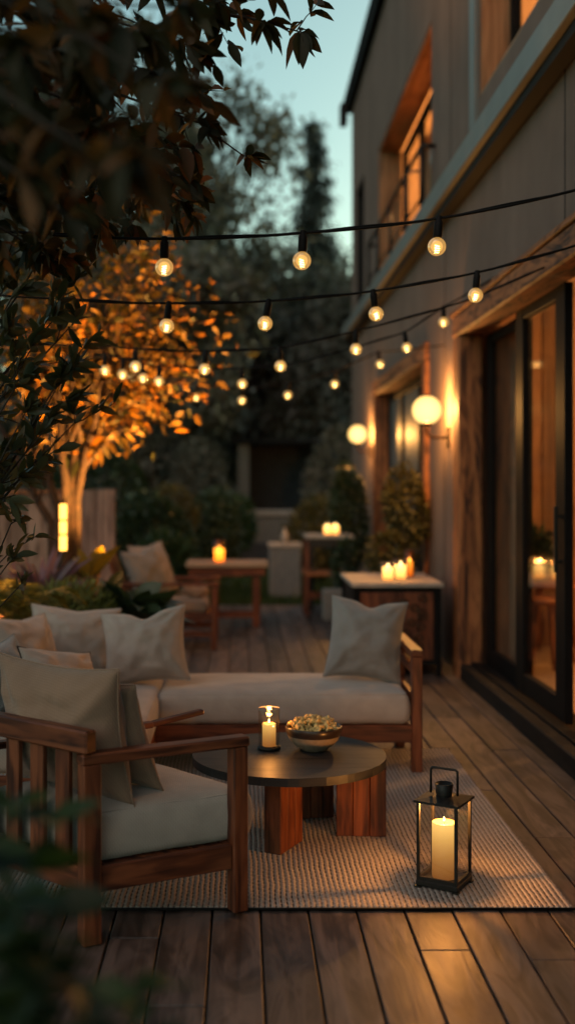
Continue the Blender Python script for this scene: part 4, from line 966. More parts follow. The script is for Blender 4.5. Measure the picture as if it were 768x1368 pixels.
def jar(x, y, z, r, h, label, mat='cupglass', grp='candle jars'):
    t = thing('candle_jar', label, 'jar', (x, y, z + 0.001), 0, grp)
    b = MB(); b.lathe([(0, 0), (r * 0.95, 0), (r, 0.005), (r, h), (r - 0.003, h), (r - 0.003, 0.008), (0, 0.008)], 24, (x, y, z + 0.001)); part('glass', b, M[mat], t)
jar(1.178, 9.0, 0.735, 0.055, 0.15, 'left candle jar of two on the pale cabinet top'); candle('jar_candle', 1.178, 9.0, 0.745, 0.042, 0.095, 'lit candle in the left jar on the pale cabinet top', None, 1.2, 4.5, 3.0)
jar(1.295, 9.1, 0.735, 0.055, 0.16, 'right candle jar of two on the pale cabinet top'); candle('jar_candle', 1.295, 9.1, 0.745, 0.042, 0.105, 'lit candle in the right jar on the pale cabinet top', None, 1.2, 4.5, 3.0)
jar(1.40, 9.32, 0.735, 0.04, 0.225, 'tall amber glass tube behind the two jars on the cabinet', 'amber'); candle('jar_candle', 1.40, 9.32, 0.745, 0.026, 0.12, 'slim lit candle inside the tall amber glass tube', None, 0.5, 2.2, 1.0)

# ================================================================== FAR FURNITURE
ft = thing('wooden_table', 'pale topped wooden side table with a candle on the far deck', 'table', (-0.15, 12.0, 0))
x0, x1, y0, y1, h = -0.58, 0.285, 11.75, 12.35, 0.68
b = MB(); b.box((x0, y0, h - 0.045), (x1, y1, h), 0.006, 0); part('tabletop', b, M['paletop'], ft)
for (x, y) in ((x0 + 0.08, y0 + 0.06), (x1 - 0.16, y0 + 0.06), (x0 + 0.08, y1 - 0.12), (x1 - 0.16, y1 - 0.12)):
    b = MB(); b.box((x, y, 0), (x + 0.075, y + 0.06, h - 0.046), 0.004, 2); part('leg', b, M['teak'], ft)
b = MB(); b.box((x0 + 0.03, y0 + 0.03, h - 0.14), (x1 - 0.03, y0 + 0.05, h - 0.047), 0.003, 0); part('apron', b, M['teak'], ft)
b = MB(); b.box((x0 + 0.1, y0 + 0.07, 0.10), (x1 - 0.1, y0 + 0.11, 0.17), 0.003, 0); part('stretcher', b, M['teak'], ft)
cx, cy = (293 - HX) / F * 12.0, 12.0
jar(cx, cy, h, 0.062, 0.23, 'single candle jar on the pale topped far table', 'amber'); candle('jar_candle', cx, cy, h + 0.01, 0.052, 0.13, 'lit candle in the jar on the pale topped far table', None, 1.3, 5.5, 4.0)

# lounge chair with two pillows on the far deck
lc = thing('lounge_chair', 'low wooden lounge chair with grey pillows beyond the corner sofa', 'chair', (-0.62, 10.5, 0))
x0, x1, y0, y1 = -1.10, -0.27, 10.15, 10.85
for (x, y, t_) in ((x0, y0, 0.58), (x1, y0, 0.56), (x0, y1, 0.58), (x1, y1, 0.56)):
    b = MB(); b.box((x, y, 0), (x + 0.05, y + 0.05, t_), 0.004, 2); part('leg', b, M['teak'], lc)
for y in (y0, y1):
    b = MB(); b.box((x0 - 0.02, y - 0.005, 0.582), (x1 + 0.07, y + 0.055, 0.612), 0.004, 0); part('arm_rest', b, M['teak'], lc)
    b = MB(); b.box((x0 + 0.05, y + 0.01, 0.12), (x1, y + 0.04, 0.17), 0.003, 0); b.box((x0 + 0.05, y + 0.012, 0.27), (x1, y + 0.038, 0.33), 0.003, 0); part('side_rail', b, M['teak'], lc)
b = MB()
for i in range(6): b.box((x0 + 0.06, y0 + 0.05 + i * 0.11, 0.305), (x1 - 0.02, y0 + 0.13 + i * 0.11, 0.325), 0.003, 0)
part('seat_slats', b, M['teak'], lc)
b = MB()
for i in range(6): b.beam((x0 + 0.07, y0 + 0.09 + i * 0.11, 0.33), (x0 - 0.12, y0 + 0.09 + i * 0.11, 0.85), 0.06, 0.02, 0.003)
part('backrest', b, M['teak'], lc)
b = rbox(0.70, 0.60, 0.11, 0.03, (12, 12, 3), 0.012, 0.004, 3.0); b.v = [tuple(Vector(p) + Vector((-0.665, 10.525, 0.383))) for p in b.v]; part('seat_cushion', b, M['tanpillow'], lc)
pillow((-0.80, 10.42, 0.445), 0.46, 0.50, 0.19, (rd(-24), rd(-4), rd(52)), M['greypillow'], 'grey pillow on the far lounge chair, nearer of two', 31, 0.04, 'pillows on the far lounge chair')
pillow((-0.74, 10.72, 0.445), 0.48, 0.54, 0.18, (rd(-24), rd(-4), rd(52)), M['pillow'], 'pale pillow on the far lounge chair, behind the grey one', 33, 0.02, 'pillows on the far lounge chair')
# rolled throw on the seat
b = MB(); b.tube([( -0.55 + 0.05 * k, 10.42 + 0.02 * math.sin(k), 0.505 + 0.02 * math.sin(k * 1.7)) for k in range(6)], [0.03, 0.055, 0.062, 0.058, 0.055, 0.03], 12)
single('throw_blanket', b, M['tanpillow'], 'crumpled tan throw on the seat of the far lounge chair', 'blanket', (-0.42, 10.42, 0.445))

# stone block with a small bottle
b = MB(); b.box((0.39, 15.2, -0.05), (0.81, 15.7, 0.65), 0.012)
sbk = thing('stone_plinth', 'square pale stone plinth standing on the lawn', 'plinth', (0.6, 15.45, -0.05)); part('body', b, M['concrete'], sbk)
b = MB(); b.box((0.37, 15.18, 0.652), (0.83, 15.72, 0.70), 0.008); part('cap', b, M['stone'], sbk)
b = MB(); b.lathe([(0, 0), (0.05, 0), (0.052, 0.1), (0.03, 0.15), (0.018, 0.17), (0.018, 0.21), (0, 0.212)], 18, (0.6, 15.4, 0.702))
single('vase', b, M['stone'], 'small pale vase on the stone plinth', 'vase', (0.6, 15.4, 0.702))

# far dining table and chair
dt = thing('dining_table', 'tall dark dining table with candles near the far sconce', 'table', (1.05, 13.6, 0))
x0, x1, y0, y1, h = 0.78, 1.34, 13.3, 13.95, 0.90
b = MB(); b.box((x0, y0, h - 0.04), (x1, y1, h), 0.005, 0); part('tabletop', b, M['stone'], dt)
b = MB(); b.box((x0 + 0.03, y0 + 0.03, h - 0.14), (x1 - 0.03, y1 - 0.03, h - 0.042), 0.003, 0); part('apron', b, M['blackwood'], dt)
for (x, y) in ((x0 + 0.03, y0 + 0.03), (x1 - 0.09, y0 + 0.03), (x0 + 0.03, y1 - 0.09), (x1 - 0.09, y1 - 0.09)):
    b = MB(); b.box((x, y, 0), (x + 0.06, y + 0.06, h - 0.142), 0.003, 2); part('leg', b, M['blackwood'], dt)
for k, (x, y, w_) in enumerate(((1.04, 13.5, 'left'), (1.14, 13.55, 'right'))):
    jar(x, y, h, 0.05, 0.14, w_ + ' candle jar of two on the tall dark dining table'); candle('jar_candle', x, y, h + 0.01, 0.042, 0.10, 'lit candle in the %s jar on the tall dark dining table' % w_, None, 1.0, 5.0, 3.5)
dc = thing('dining_chair', 'wooden dining chair with black backrest at the tall dark table', 'chair', (0.93, 13.0, 0))
x0, x1, y0, y1 = 0.73, 1.15, 12.75, 13.2
for (x, y, t_) in ((x0, y0, 0.86), (x0, y1, 0.86), (x1, y0, 0.46), (x1, y1, 0.46)):
    b = MB(); b.box((x, y, 0), (x + 0.045, y + 0.045, t_), 0.004, 2); part('leg', b, M['teak'], dc)
b = MB(); b.box((x0 - 0.01, y0 - 0.01, 0.462), (x1 + 0.055, y1 + 0.055, 0.505), 0.01); part('seat', b, M['rustic'], dc)
b = MB(); b.box((x0 + 0.008, y0 + 0.046, 0.60), (x0 + 0.035, y1 - 0.001, 0.85), 0.006); part('backrest', b, M['cord'], dc)
b = MB(); b.box((x0 + 0.046, y0 + 0.01, 0.2), (x1 - 0.001, y0 + 0.035, 0.24), 0.003); b.box((x0 + 0.046, y1 + 0.01, 0.2), (x1 - 0.001, y1 + 0.035, 0.24), 0.003); part('stretcher', b, M['teak'], dc)

# ================================================================== FENCES
def fence(xa, xb, Y, zt, label, mat, cap=True):
    t = thing('fence', label, 'fence', ((xa + xb) / 2, Y, 0)); n = int((xb - xa) / 0.135)
    b = MB()
    for i in range(n):
        x = xa + i * (xb - xa) / n; b.box((x + 0.003, Y, 0.0), (x + (xb - xa) / n - 0.003, Y + 0.022, zt - random.random() * 0.01), 0.003, 2)
    part('boards', b, mat, t)
    for z in (0.3, zt - 0.25):
        b = MB(); b.box((xa, Y + 0.024, z), (xb, Y + 0.06, z + 0.09), 0.003, 0); part('rail', b, mat, t)
    if cap: b = MB(); b.box((xa, Y - 0.035, zt + 0.002), (xb + 0.02, Y + 0.075, zt + 0.036), 0.004, 0); part('cap_rail', b, M['rustic'], t)
    k = xb - 0.1
    while k > xa:
        b = MB(); b.box((k, Y + 0.062, 0.0), (k + 0.09, Y + 0.15, zt), 0.004, 2); part('post', b, mat, t); k -= 1.8
fence(-4.6, -1.56, 9.6, 1.42, 'brown vertical board fence with cap rail at the left', M['fencewood'])
fence(-3.6, -1.42, 12.6, 1.45, 'grey board fence behind the golden tree, farther back', M['fencewood'], False)

# ================================================================== GARDEN PAVILION
pv = thing('garden_pavilion', 'low dark open garden pavilion with pale pillar beyond the lawn', 'building', (0.9, 22.5, 0))
b = MB(); b.box((-1.6, 21.0, -0.05), (3.4, 21.25, 0.42), 0.02); part('lower_wall', b, M['darkstone'], pv)
b = MB(); b.box((-1.6, 21.252, -0.05), (3.4, 25.5, 0.90), 0.02); part('plinth', b, M['concrete'], pv)
b = MB(); b.box((-1.62, 21.2, 0.902), (3.42, 21.75, 1.02), 0.02); part('step', b, M['stone'], pv)
for x in (-0.06,):
    b = MB(); b.box((x, 22.0, 0.902), (x + 0.22, 22.25, 2.30), 0.01); part('pillar', b, M['concrete'], pv)
b = MB(); b.box((-0.05, 23.5, 0.902), (1.9, 23.7, 2.30)); b.box((-0.05, 22.3, 0.902), (0.1, 23.49, 2.30)); b.box((1.75, 22.3, 0.902), (1.9, 23.49, 2.30)); part('back_wall', b, M['darkstone'], pv)
b = MB(); b.box((-0.25, 21.8, 2.302), (2.1, 23.9, 2.40), 0.02); part('roof', b, M['fascia'], pv)

# ================================================================== TREES
def tube_tree(mb, p, r0, r1, n=7):
    m = len(p); mb.tube([Vector(q) for q in p], [r0 + (r1 - r0) * (i / (m - 1)) for i in range(m)], n)

# --- overhanging tree in the left foreground
ot = thing('overhanging_tree', 'dark leafy tree hanging over the upper left from outside the frame', 'tree', (-2.0, 3.4, -0.05))
tk = MB(); g1 = np.random.default_rng(11)
tube_tree(tk, curve((-2.0, 3.4, -0.05), (-1.85, 3.5, 3.4), 0, 0.05, 9, g1), 0.11, 0.06, 10)
LP, LD, LS = [], [], []
targets = [  # picture position of the branch tip, depth, leaf size, twig number
    (398, 42, 4.2, .085, 9), (345, 30, 4.0, .085, 9), (310, 18, 4.3, .085, 8), (268, 165, 4.0, .075, 8), (325, 208, 4.5, .07, 6), (240, 268, 4.6, .07, 9), (225, 230, 4.1, .07, 9),
    (250, 60, 3.8, .08, 9), (200, 95, 3.4, .085, 10), (150, 60, 3.2, .085, 10), (100, 100, 3.0, .085, 10), (60, 40, 3.3, .085, 10), (20, 90, 3.2, .085, 10), (180, 30, 3.9, .085, 10), (120, 20, 4.2, .085, 10),
    (160, 170, 3.6, .08, 11), (110, 170, 3.2, .08, 11), (60, 160, 3.0, .08, 11), (20, 200, 3.2, .08, 10), (130, 240, 4.0, .075, 11), (80, 250, 3.6, .075, 11), (30, 280, 3.4, .075, 11), (170, 300, 4.6, .07, 9),
    (110, 315, 4.3, .07, 10), (60, 340, 4.0, .07, 9), (245, 285, 5.0, .07, 9), (215, 255, 5.2, .07, 9), (180, 270, 5.4, .07, 9), (140, 300, 5.2, .07, 9),
    (205, 110, 2.0, .075, 4), (150, 215, 1.8, .075, 4), (100, 40, 2.2, .075, 6), (230, 10, 2.4, .07, 5), (20, 230, 1.9, .07, 4), (90, 290, 2.3, .065, 4), (0, 60, 2.0, .075, 5)]
for k, (px, py, Y, ls, nt_) in enumerate(targets):
    tip = np.array(at(px, py, Y)); base = np.array((-1.55 + g1.normal(0, .15), 3.45 + 0.35 * (Y - 3.45), max(2.0, min(3.5, tip[2] + 0.25 + g1.normal(0, .1)))))
    if Y < 2.6: base = np.array((-1.6, 2.6, 2.7))
    br = curve(base, tip, 0.05, 0.10, 12, g1); tube_tree(tk, br, 0.014, 0.003, 5)
    jn = curve((-1.9, 3.45, base[2] - 0.25), base, 0.05, 0.05, 5, g1); tube_tree(tk, jn, 0.03, 0.014, 6)
    main = (br[-1] - br[5]); main /= np.linalg.norm(main)
    for q in range(nt_):
        i = int(g1.integers(4, 12)); s0 = br[i]; dd = main * 0.7 + g1.normal(0, 0.55, 3); dd /= np.linalg.norm(dd); L_ = g1.uniform(0.10, 0.26)
        if q == 0: s0 = br[-1]; dd = main; L_ = 0.03
        e_ = s0 + dd * L_; tw = curve(s0, e_, 0.04, 0.12, 5, g1); tube_tree(tk, tw, 0.003, 0.0014, 4)
        for w_ in range(int(g1.integers(8, 13))):
            t = g1.uniform(0.15, 1.0); p_ = tw[min(4, int(t * 4.99))]
            d2 = dd * 0.5 + g1.normal(0, 0.6, 3); d2[2] -= 0.15
            LP.append(p_); LD.append(d2); LS.append(ls * g1.uniform(0.75, 1.4))
part('trunk', tk, M['darkbark'], ot)
leaves('crown', LP, LD, LS, M['leaf_over'], ot, width=0.5, droop=0.3, fold=0.4, seed=5)

# --- tall shrub with upright narrow leaves at the left edge
ts_ = thing('tall_shrub', 'tall shrub with narrow dull green leaves at the left edge, below the overhanging tree', 'shrub', (-1.55, 4.4, -0.05))
tk = MB(); g4 = np.random.default_rng(17); LP, LD, LS = [], [], []
for k, (px, py, Y) in enumerate([(90, 385, 4.3), (45, 360, 4.1), (100, 430, 4.5), (15, 400, 4.0), (70, 430, 4.2), (40, 470, 4.1), (85, 500, 4.2), (75, 520, 4.2), (20, 520, 4.0), (100, 565, 4.3), (60, 575, 4.2), (30, 560, 4.0), (10, 610, 4.1), (45, 330, 4.2), (5, 450, 3.9), (15, 700, 4.3), (10, 755, 4.3), (20, 790, 4.4)]):
    tip = np.array(at(px, py, Y)); low = np.array((-1.45 + g4.normal(0, .08), 4.4, max(0.6, tip[2] - 0.75)))
    br = np.concatenate([curve((-1.55, 4.4, -0.05), low, 0, 0.04, 6, g4), curve(low, tip, -0.06, 0.07, 11, g4)[1:]]); tube_tree(tk, br, 0.016, 0.0025, 6)
    for j in range(5 if py < 650 else 2):
        i = int(g4.integers(9, 16)); s0 = br[i]; dd = (br[i] - br[i - 1]); dd /= np.linalg.norm(dd); dd = dd * 0.8 + g4.normal(0, 0.5, 3) + np.array((0.15, 0, 0.3)); dd /= np.linalg.norm(dd); L_ = g4.uniform(0.10, 0.24)
        if j == 0: s0 = br[-1]; L_ = 0.05
        tw = curve(s0, s0 + dd * L_, 0.03, 0.1, 6, g4); tube_tree(tk, tw, 0.0028, 0.0012, 4)
        for w_ in range(int(g4.integers(8, 14))):
            t = g4.uniform(0.1, 1.0); side = g4.normal(0, 0.55, 3); side[2] += 0.12
            LP.append(tw[min(5, int(t * 5.99))]); LD.append(dd * 0.75 + side); LS.append(g4.uniform(0.06, 0.115) * (0.8 if py > 650 else 1))
part('stems', tk, M['darkbark'], ts_)
leaves('foliage', LP, LD, LS, M['leaf_olive_dark'], ts_, width=0.33, droop=0.15, fold=0.35, seed=18)

# --- golden tree, many stems, lit from below
gt_ = thing('golden_tree', 'multi stemmed small tree with amber lit leaves behind the plants', 'tree', (-1.30, 8.6, 0.05))
tk = MB(); g2 = np.random.default_rng(21); LP, LD, LS = [], [], []
stems = [((-1.36, 8.6, 0.05), (-1.30, 8.6, 1.45), (-1.22, 8.6, 2.4)), ((-1.30, 8.62, 0.05), (-1.26, 8.6, 1.4), (-0.98, 8.5, 2.5)), ((-1.40, 8.58, 0.05), (-1.40, 8.6, 1.3), (-1.68, 8.6, 2.4)), ((-1.42, 8.64, 0.05), (-1.46, 8.64, 1.2), (-1.90, 8.7, 2.0)), ((-1.33, 8.55, 0.05), (-1.33, 8.5, 1.5), (-1.45, 8.4, 2.7))]
tips = []
for a_, b_, c_ in stems:
    p = np.concatenate([curve(a_, b_, 0, 0.04, 7, g2), curve(b_, c_, 0.03, 0.08, 7, g2)[1:]]); tube_tree(tk, p, 0.05, 0.018, 9); tips.append(p)
for k in range(60):
    p = tips[k % 5]; i = int(g2.integers(7, 13)); s0 = p[i]
    u = g2.normal(0, 1, 3); u /= np.linalg.norm(u)
    c_ = np.array((-1.02, 8.5, 2.66)) + u * np.array((0.84, 0.8, 0.84)) * g2.uniform(0.45, 1.0) ** 0.5
    br = curve(s0, c_, 0.1, 0.12, 7, g2); tube_tree(tk, br, 0.012, 0.003, 5)
    for q in range(36):
        t = g2.uniform(0.4, 1.0); b0 = br[int(t * 6.99)]; pp = b0 + g2.normal(0, 0.105, 3)
        LP.append(pp); d2 = g2.normal(0, 0.6, 3) + (c_ - s0) * 0.5; d2[2] -= 0.2; LD.append(d2); LS.append(g2.uniform(0.05, 0.115))
part('trunk', tk, M['bark'], gt_)
leaves('crown', LP, LD, LS, M['leaf_uplit'], gt_, width=0.5, droop=0.3, fold=0.3, seed=8)
# garden lamp by the tree and the two small spotlights in the bed that light it
gl = thing('garden_lamp', 'slim amber glowing tube lamp post in front of the golden tree', 'lamp', (-1.30, 8.2, 0.05))
b = MB(); b.tube([(-1.30, 8.2, 0.05), (-1.30, 8.2, 1.02)], 0.02, 10); part('post', b, M['frame'], gl)
for z0_, z1_ in ((1.022, 1.13), (1.145, 1.235), (1.25, 1.36)):
    b = MB(); b.tube([(-1.30, 8.2, z0_), (-1.30, 8.2, z1_)], 0.026, 14); part('glowing_tube', b, M['tube'], gl)
b = MB(); b.lathe([(0, 1.362), (0.034, 1.362), (0.03, 1.385), (0, 1.39)], 14, (-1.30, 8.2, 0)); part('cap', b, M['frame'], gl)
for z_ in (1.131, 1.236):
    b = MB(); b.lathe([(0, z_), (0.03, z_), (0.03, z_ + 0.013), (0, z_ + 0.013)], 14, (-1.30, 8.2, 0)); part('collar', b, M['frame'], gl)
light('POINT', 'garden_lamp_light', (0.0, -0.05, 1.2), 5, (1, 0.40, 0.07), 0.06, gl)
def uplight(x, y, tgt, power, label, ang=64):
    t = thing('garden_spotlight', label, 'spotlight', (x, y, 0.05), 0, 'spotlights in the planting bed')
    d = (Vector(tgt) - Vector((x, y, 0.25))).normalized(); R = d.to_track_quat('Z', 'Y').to_matrix().to_4x4(); R.translation = Vector((x, y, 0.25))
    b = MB(); b.lathe([(0, -0.06), (0.035, -0.06), (0.045, 0.0), (0.045, 0.045), (0.04, 0.045), (0.038, 0.01), (0, 0.01)], 16); b.v = [tuple(R @ Vector(p)) for p in b.v]; part('housing', b, M['black'], t)
    b = MB(); b.lathe([(0, 0.013), (0.036, 0.013), (0.036, 0.018), (0, 0.02)], 16); b.v = [tuple(R @ Vector(p)) for p in b.v]; part('lens', b, M['flame'], t)
    b = MB(); b.tube([(x, y, 0.03), (x, y, 0.22)], 0.01, 8); part('spike', b, M['black'], t)
    l = light('SPOT', 'uplight', Vector((0, 0, 0.2)) + d * 0.06, power, (1, 0.43, 0.09), 0.04, t, spot_size=rd(ang), spot_blend=0.6)
    l.rotation_euler = d.to_track_quat('-Z', 'Y').to_euler()
uplight(-0.80, 8.15, (-0.88, 8.5, 2.4), 1900, 'small black spotlight on the right side below the golden tree')
uplight(-2.0, 7.6, (-1.0, 5.9, 3.0), 1500, 'small black spotlight on the left side below the golden tree')

# --- background trees
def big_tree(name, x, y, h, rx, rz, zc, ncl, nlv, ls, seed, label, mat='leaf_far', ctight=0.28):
    g = np.random.default_rng(seed); t = thing(name, label, 'tree', (x, y, -0.05), 0, 'tall trees beyond the garden')
    tk = MB(); top = np.array((x + g.normal(0, .3), y, h * 0.93)); tr = curve((x, y, -0.05), top, 0, 0.04, 12, g); tube_tree(tk, tr, 0.02 * h + 0.05, 0.03, 9)
    P_, D_, S_ = [], [], []
    for k in range(ncl):
        u = g.normal(0, 1, 3); u /= np.linalg.norm(u); rad = g.uniform(0.25, 1.0) ** 0.45
        c_ = np.array((x, y, zc)) + u * np.array((rx, rx, rz)) * rad * g.uniform(0.85, 1.12)
        i = int(np.clip((c_[2] / h) * 11 - 2 + g.normal(0, 1), 2, 10)); br = curve(tr[i], c_, 0.08, 0.1, 6, g); tube_tree(tk, br, 0.012 * h * 0.5, 0.012, 5)
        sz = np.array((rx, rx, rz * 0.75)) * ctight * g.uniform(0.6, 1.3)
        n = int(nlv * g.uniform(0.6, 1.4)); q = g.normal(0, 0.55, (n, 3)) * sz + c_
        P_.append(q); D_.append(g.normal(0, 1, (n, 3)) + np.array((0, 0, -0.2))); S_.append(ls * g.uniform(0.6, 1.3, n))
    part('trunk', tk, M['darkbark'], t)
    leaves('crown', np.concatenate(P_), np.concatenate(D_), np.concatenate(S_), M[mat], t, kind='diamond', width=0.6, seed=seed)
def conifer(x, y, h, r, seed, label):
    g = np.random.default_rng(seed); t = thing('conifer', label, 'tree', (x, y, -0.05), 0, 'tall trees beyond the garden')
    tk = MB(); tube_tree(tk, curve((x, y, -0.05), (x, y, h), 0, 0.01, 10, g), 0.2, 0.02, 8); P_, D_, S_ = [], [], []
    z = 1.2
    while z < h - 0.1:
        f = (1 - z / h) ** 0.85
        for k in range(8):
            a = g.uniform(0, 2 * PI); L_ = r * f * g.uniform(0.45, 1.3) + 0.08; e_ = np.array((x + L_ * math.cos(a), y + L_ * math.sin(a), z - 0.22 * L_ + g.normal(0, .08)))
            br = curve((x, y, z), e_, 0.05, 0.05, 5, g); tube_tree(tk, br, 0.02, 0.006, 4)
            n = int(30 + 80 * f); tt = g.uniform(0.1, 1, n)[:, None]; q = np.array((x, y, z)) + (e_ - np.array((x, y, z))) * tt + g.normal(0, 0.09 + 0.09 * f, (n, 3))
            P_.append(q); dd = (e_ - np.array((x, y, z)))[None, :] / L_ * 0.6 + g.normal(0, 0.6, (n, 3)); dd[:, 2] -= 0.3; D_.append(dd); S_.append(g.uniform(0.10, 0.24, n))
        z += 0.30
    part('trunk', tk, M['darkbark'], t); leaves('crown', np.concatenate(P_), np.concatenate(D_), np.concatenate(S_), M['needles'], t, kind='diamond', width=0.35, seed=seed)
big_tree('broadleaf_tree', -0.55, 27, 11.8, 2.3, 3.6, 7.9, 42, 150, 0.20, 41, 'tall airy broadleaf tree whose top reaches into the teal sky', ctight=0.26)
big_tree('broadleaf_tree', -3.6, 25, 12.5, 2.9, 4.2, 8.0, 46, 420, 0.24, 42, 'tall broadleaf tree mostly behind the overhanging leaves')
conifer(2.0, 31, 11.6, 2.0, 43, 'pointed dark conifer standing alone against the sky')
big_tree('broadleaf_tree', 0.9, 29, 7.8, 2.6, 2.9, 4.6, 40, 420, 0.24, 44, 'mid height broadleaf tree left of the conifer', ctight=0.3)
big_tree('broadleaf_tree', 3.0, 27, 6.4, 1.8, 2.4, 4.0, 34, 420, 0.22, 45, 'low bushy tree beside the far corner of the house', ctight=0.3)
big_tree('broadleaf_tree', -1.7, 21, 6.2, 2.1, 2.2, 3.9, 36, 420, 0.2, 46, 'dark bushy tree behind the golden tree', ctight=0.3)
big_tree('broadleaf_tree', 0.35, 26.5, 5.6, 1.9, 2.0, 3.6, 36, 420, 0.2, 47, 'dark rounded tree rising over the pavilion roof', ctight=0.3)
big_tree('broadleaf_tree', 2.1, 26, 5.0, 1.5, 1.9, 3.2, 30, 420, 0.2, 48, 'small dark tree over the right end of the pavilion', ctight=0.3)
# far wood behind everything
n = 24000; fx = rng.uniform(-26, 14, n); fz = rng.uniform(0, 1, n) ** 0.8; hgt = 5.2 + 1.6 * np.sin(fx * 0.9) + 1.0 * np.sin(fx * 2.3 + 1)
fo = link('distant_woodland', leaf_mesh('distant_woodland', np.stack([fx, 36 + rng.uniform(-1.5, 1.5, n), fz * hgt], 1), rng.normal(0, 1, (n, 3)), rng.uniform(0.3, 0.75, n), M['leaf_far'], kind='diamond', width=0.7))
tag(fo, 'dark far wood behind the garden trees', 'woodland', kind='stuff')

# ================================================================== SHRUBS AND PLANTS
def bush(name, c, r, n, ls, mat, label, seed, cat='shrub', group=None, kind='oval', width=0.45, base=0.0, inner=0.55, lump=0.25, pot=None):
    g = np.random.default_rng(seed); t = thing(name, label, cat, (c[0], c[1], base), 0, group)
    tk = MB(); u = g.normal(0, 1, (n, 3)); u /= np.linalg.norm(u, axis=1, keepdims=True)
    lob = g.normal(0, 1, (9, 3)); lob /= np.linalg.norm(lob, axis=1, keepdims=True)
    rad = 0.8 + lump * np.max(np.maximum(u @ lob.T, 0) ** 6, axis=1)
    rr = rad * (inner + (1 - inner) * g.uniform(0, 1, n) ** 0.5)
    P_ = np.array(c) + u * np.array(r) * rr[:, None]; ok = P_[:, 2] > base + 0.02; P_ = P_[ok]; u = u[ok]
    D_ = u + g.normal(0, 0.5, (len(u), 3)) + np.array((0, 0, 0.15))
    for k in range(9):
        e_ = np.array(c) + lob[k] * np.array(r) * 0.75
        if e_[2] > base + 0.1: tube_tree(tk, curve((c[0] + g.normal(0, .03), c[1], base), e_, 0.02, 0.08, 6, g), 0.014, 0.004, 5)
    part('stems', tk, M['darkbark'], t)
    leaves('foliage', P_, D_, ls * g.uniform(0.6, 1.25, len(P_)), M[mat], t, kind=kind, width=width, seed=seed)
    return t
# juniper mound, fern, purple spikes, broad leaved plants behind the sofa
bush('juniper_mound', (-1.15, 7.25, 0.50), (0.44, 0.35, 0.46), 6000, 0.075, 'leaf_moss', 'fine leaved mossy green mound behind the corner sofa', 51, kind='blade', width=0.10, base=0.05, lump=0.15)
bush('juniper_mound', (-1.75, 7.3, 0.42), (0.36, 0.35, 0.42), 3600, 0.075, 'leaf_moss', 'mossy green mound at the left picture edge behind the sofa', 52, kind='blade', width=0.10, base=0.05, lump=0.15)
def rosette(name, p, n, L_, wdt, mat, label, seed, elev=(0.3, 1.3), droop=0.35, cat='plant', kind='blade', stem=0.0, base=0.05, second=None):
    g = np.random.default_rng(seed); t = thing(name, label, cat, (p[0], p[1], base))
    a = g.uniform(0, 2 * PI, n); e_ = g.uniform(elev[0], elev[1], n); D_ = np.stack([np.cos(a) * np.cos(e_), np.sin(a) * np.cos(e_), np.sin(e_)], 1)
    P_ = np.array(p) + D_ * 0.02 + np.stack([np.zeros(n), np.zeros(n), g.uniform(-stem * 0.5, 0, n)], 1)
    tk = MB(); tube_tree(tk, curve((p[0], p[1], base), p, 0, 0.03, 5, g), 0.022, 0.012, 7); part('stem', tk, M['darkbark'], t)
    leaves('leaf_rosette', P_, D_, L_ * g.uniform(0.65, 1.15, n), M[mat], t, kind=kind, width=wdt, droop=droop, seed=seed, flat=1.6)
    return t
rosette('purple_cordyline', (-1.36, 7.65, 0.70), 60, 0.52, 0.095, 'leaf_purple', 'spiky purple leaved plant in front of the fence', 61)
rosette('purple_cordyline', (-1.62, 8.0, 0.62), 46, 0.46, 0.09, 'leaf_purple', 'smaller purple spiky plant at the left of the bed', 62)
rosette('yellow_canna', (-1.06, 7.8, 0.80), 9, 0.36, 0.30, 'leaf_yellow', 'plant with upright broad yellow green leaves beside the lounge chair', 63, (0.7, 1.35), 0.15, kind='oval')
rosette('broad_leaf_plant', (-0.72, 7.45, 0.66), 40, 0.44, 0.34, 'leaf_dark', 'dark broad leaved plant right behind the beige sofa pillow', 64, (0.1, 1.2), 0.35, kind='oval', stem=0.3)
rosette('broad_leaf_plant', (-0.96, 7.6, 0.66), 26, 0.38, 0.34, 'leaf_dark', 'dark broad leaved plant behind the corner pillow', 65, (0.2, 1.3), 0.35, kind='oval', stem=0.3)
rosette('amber_canna', (-1.12, 7.95, 0.62), 7, 0.30, 0.22, 'leaf_uplit', 'amber lit upright leaves between the golden tree and the lounge chair', 66, (0.6, 1.35), 0.15, kind='oval')
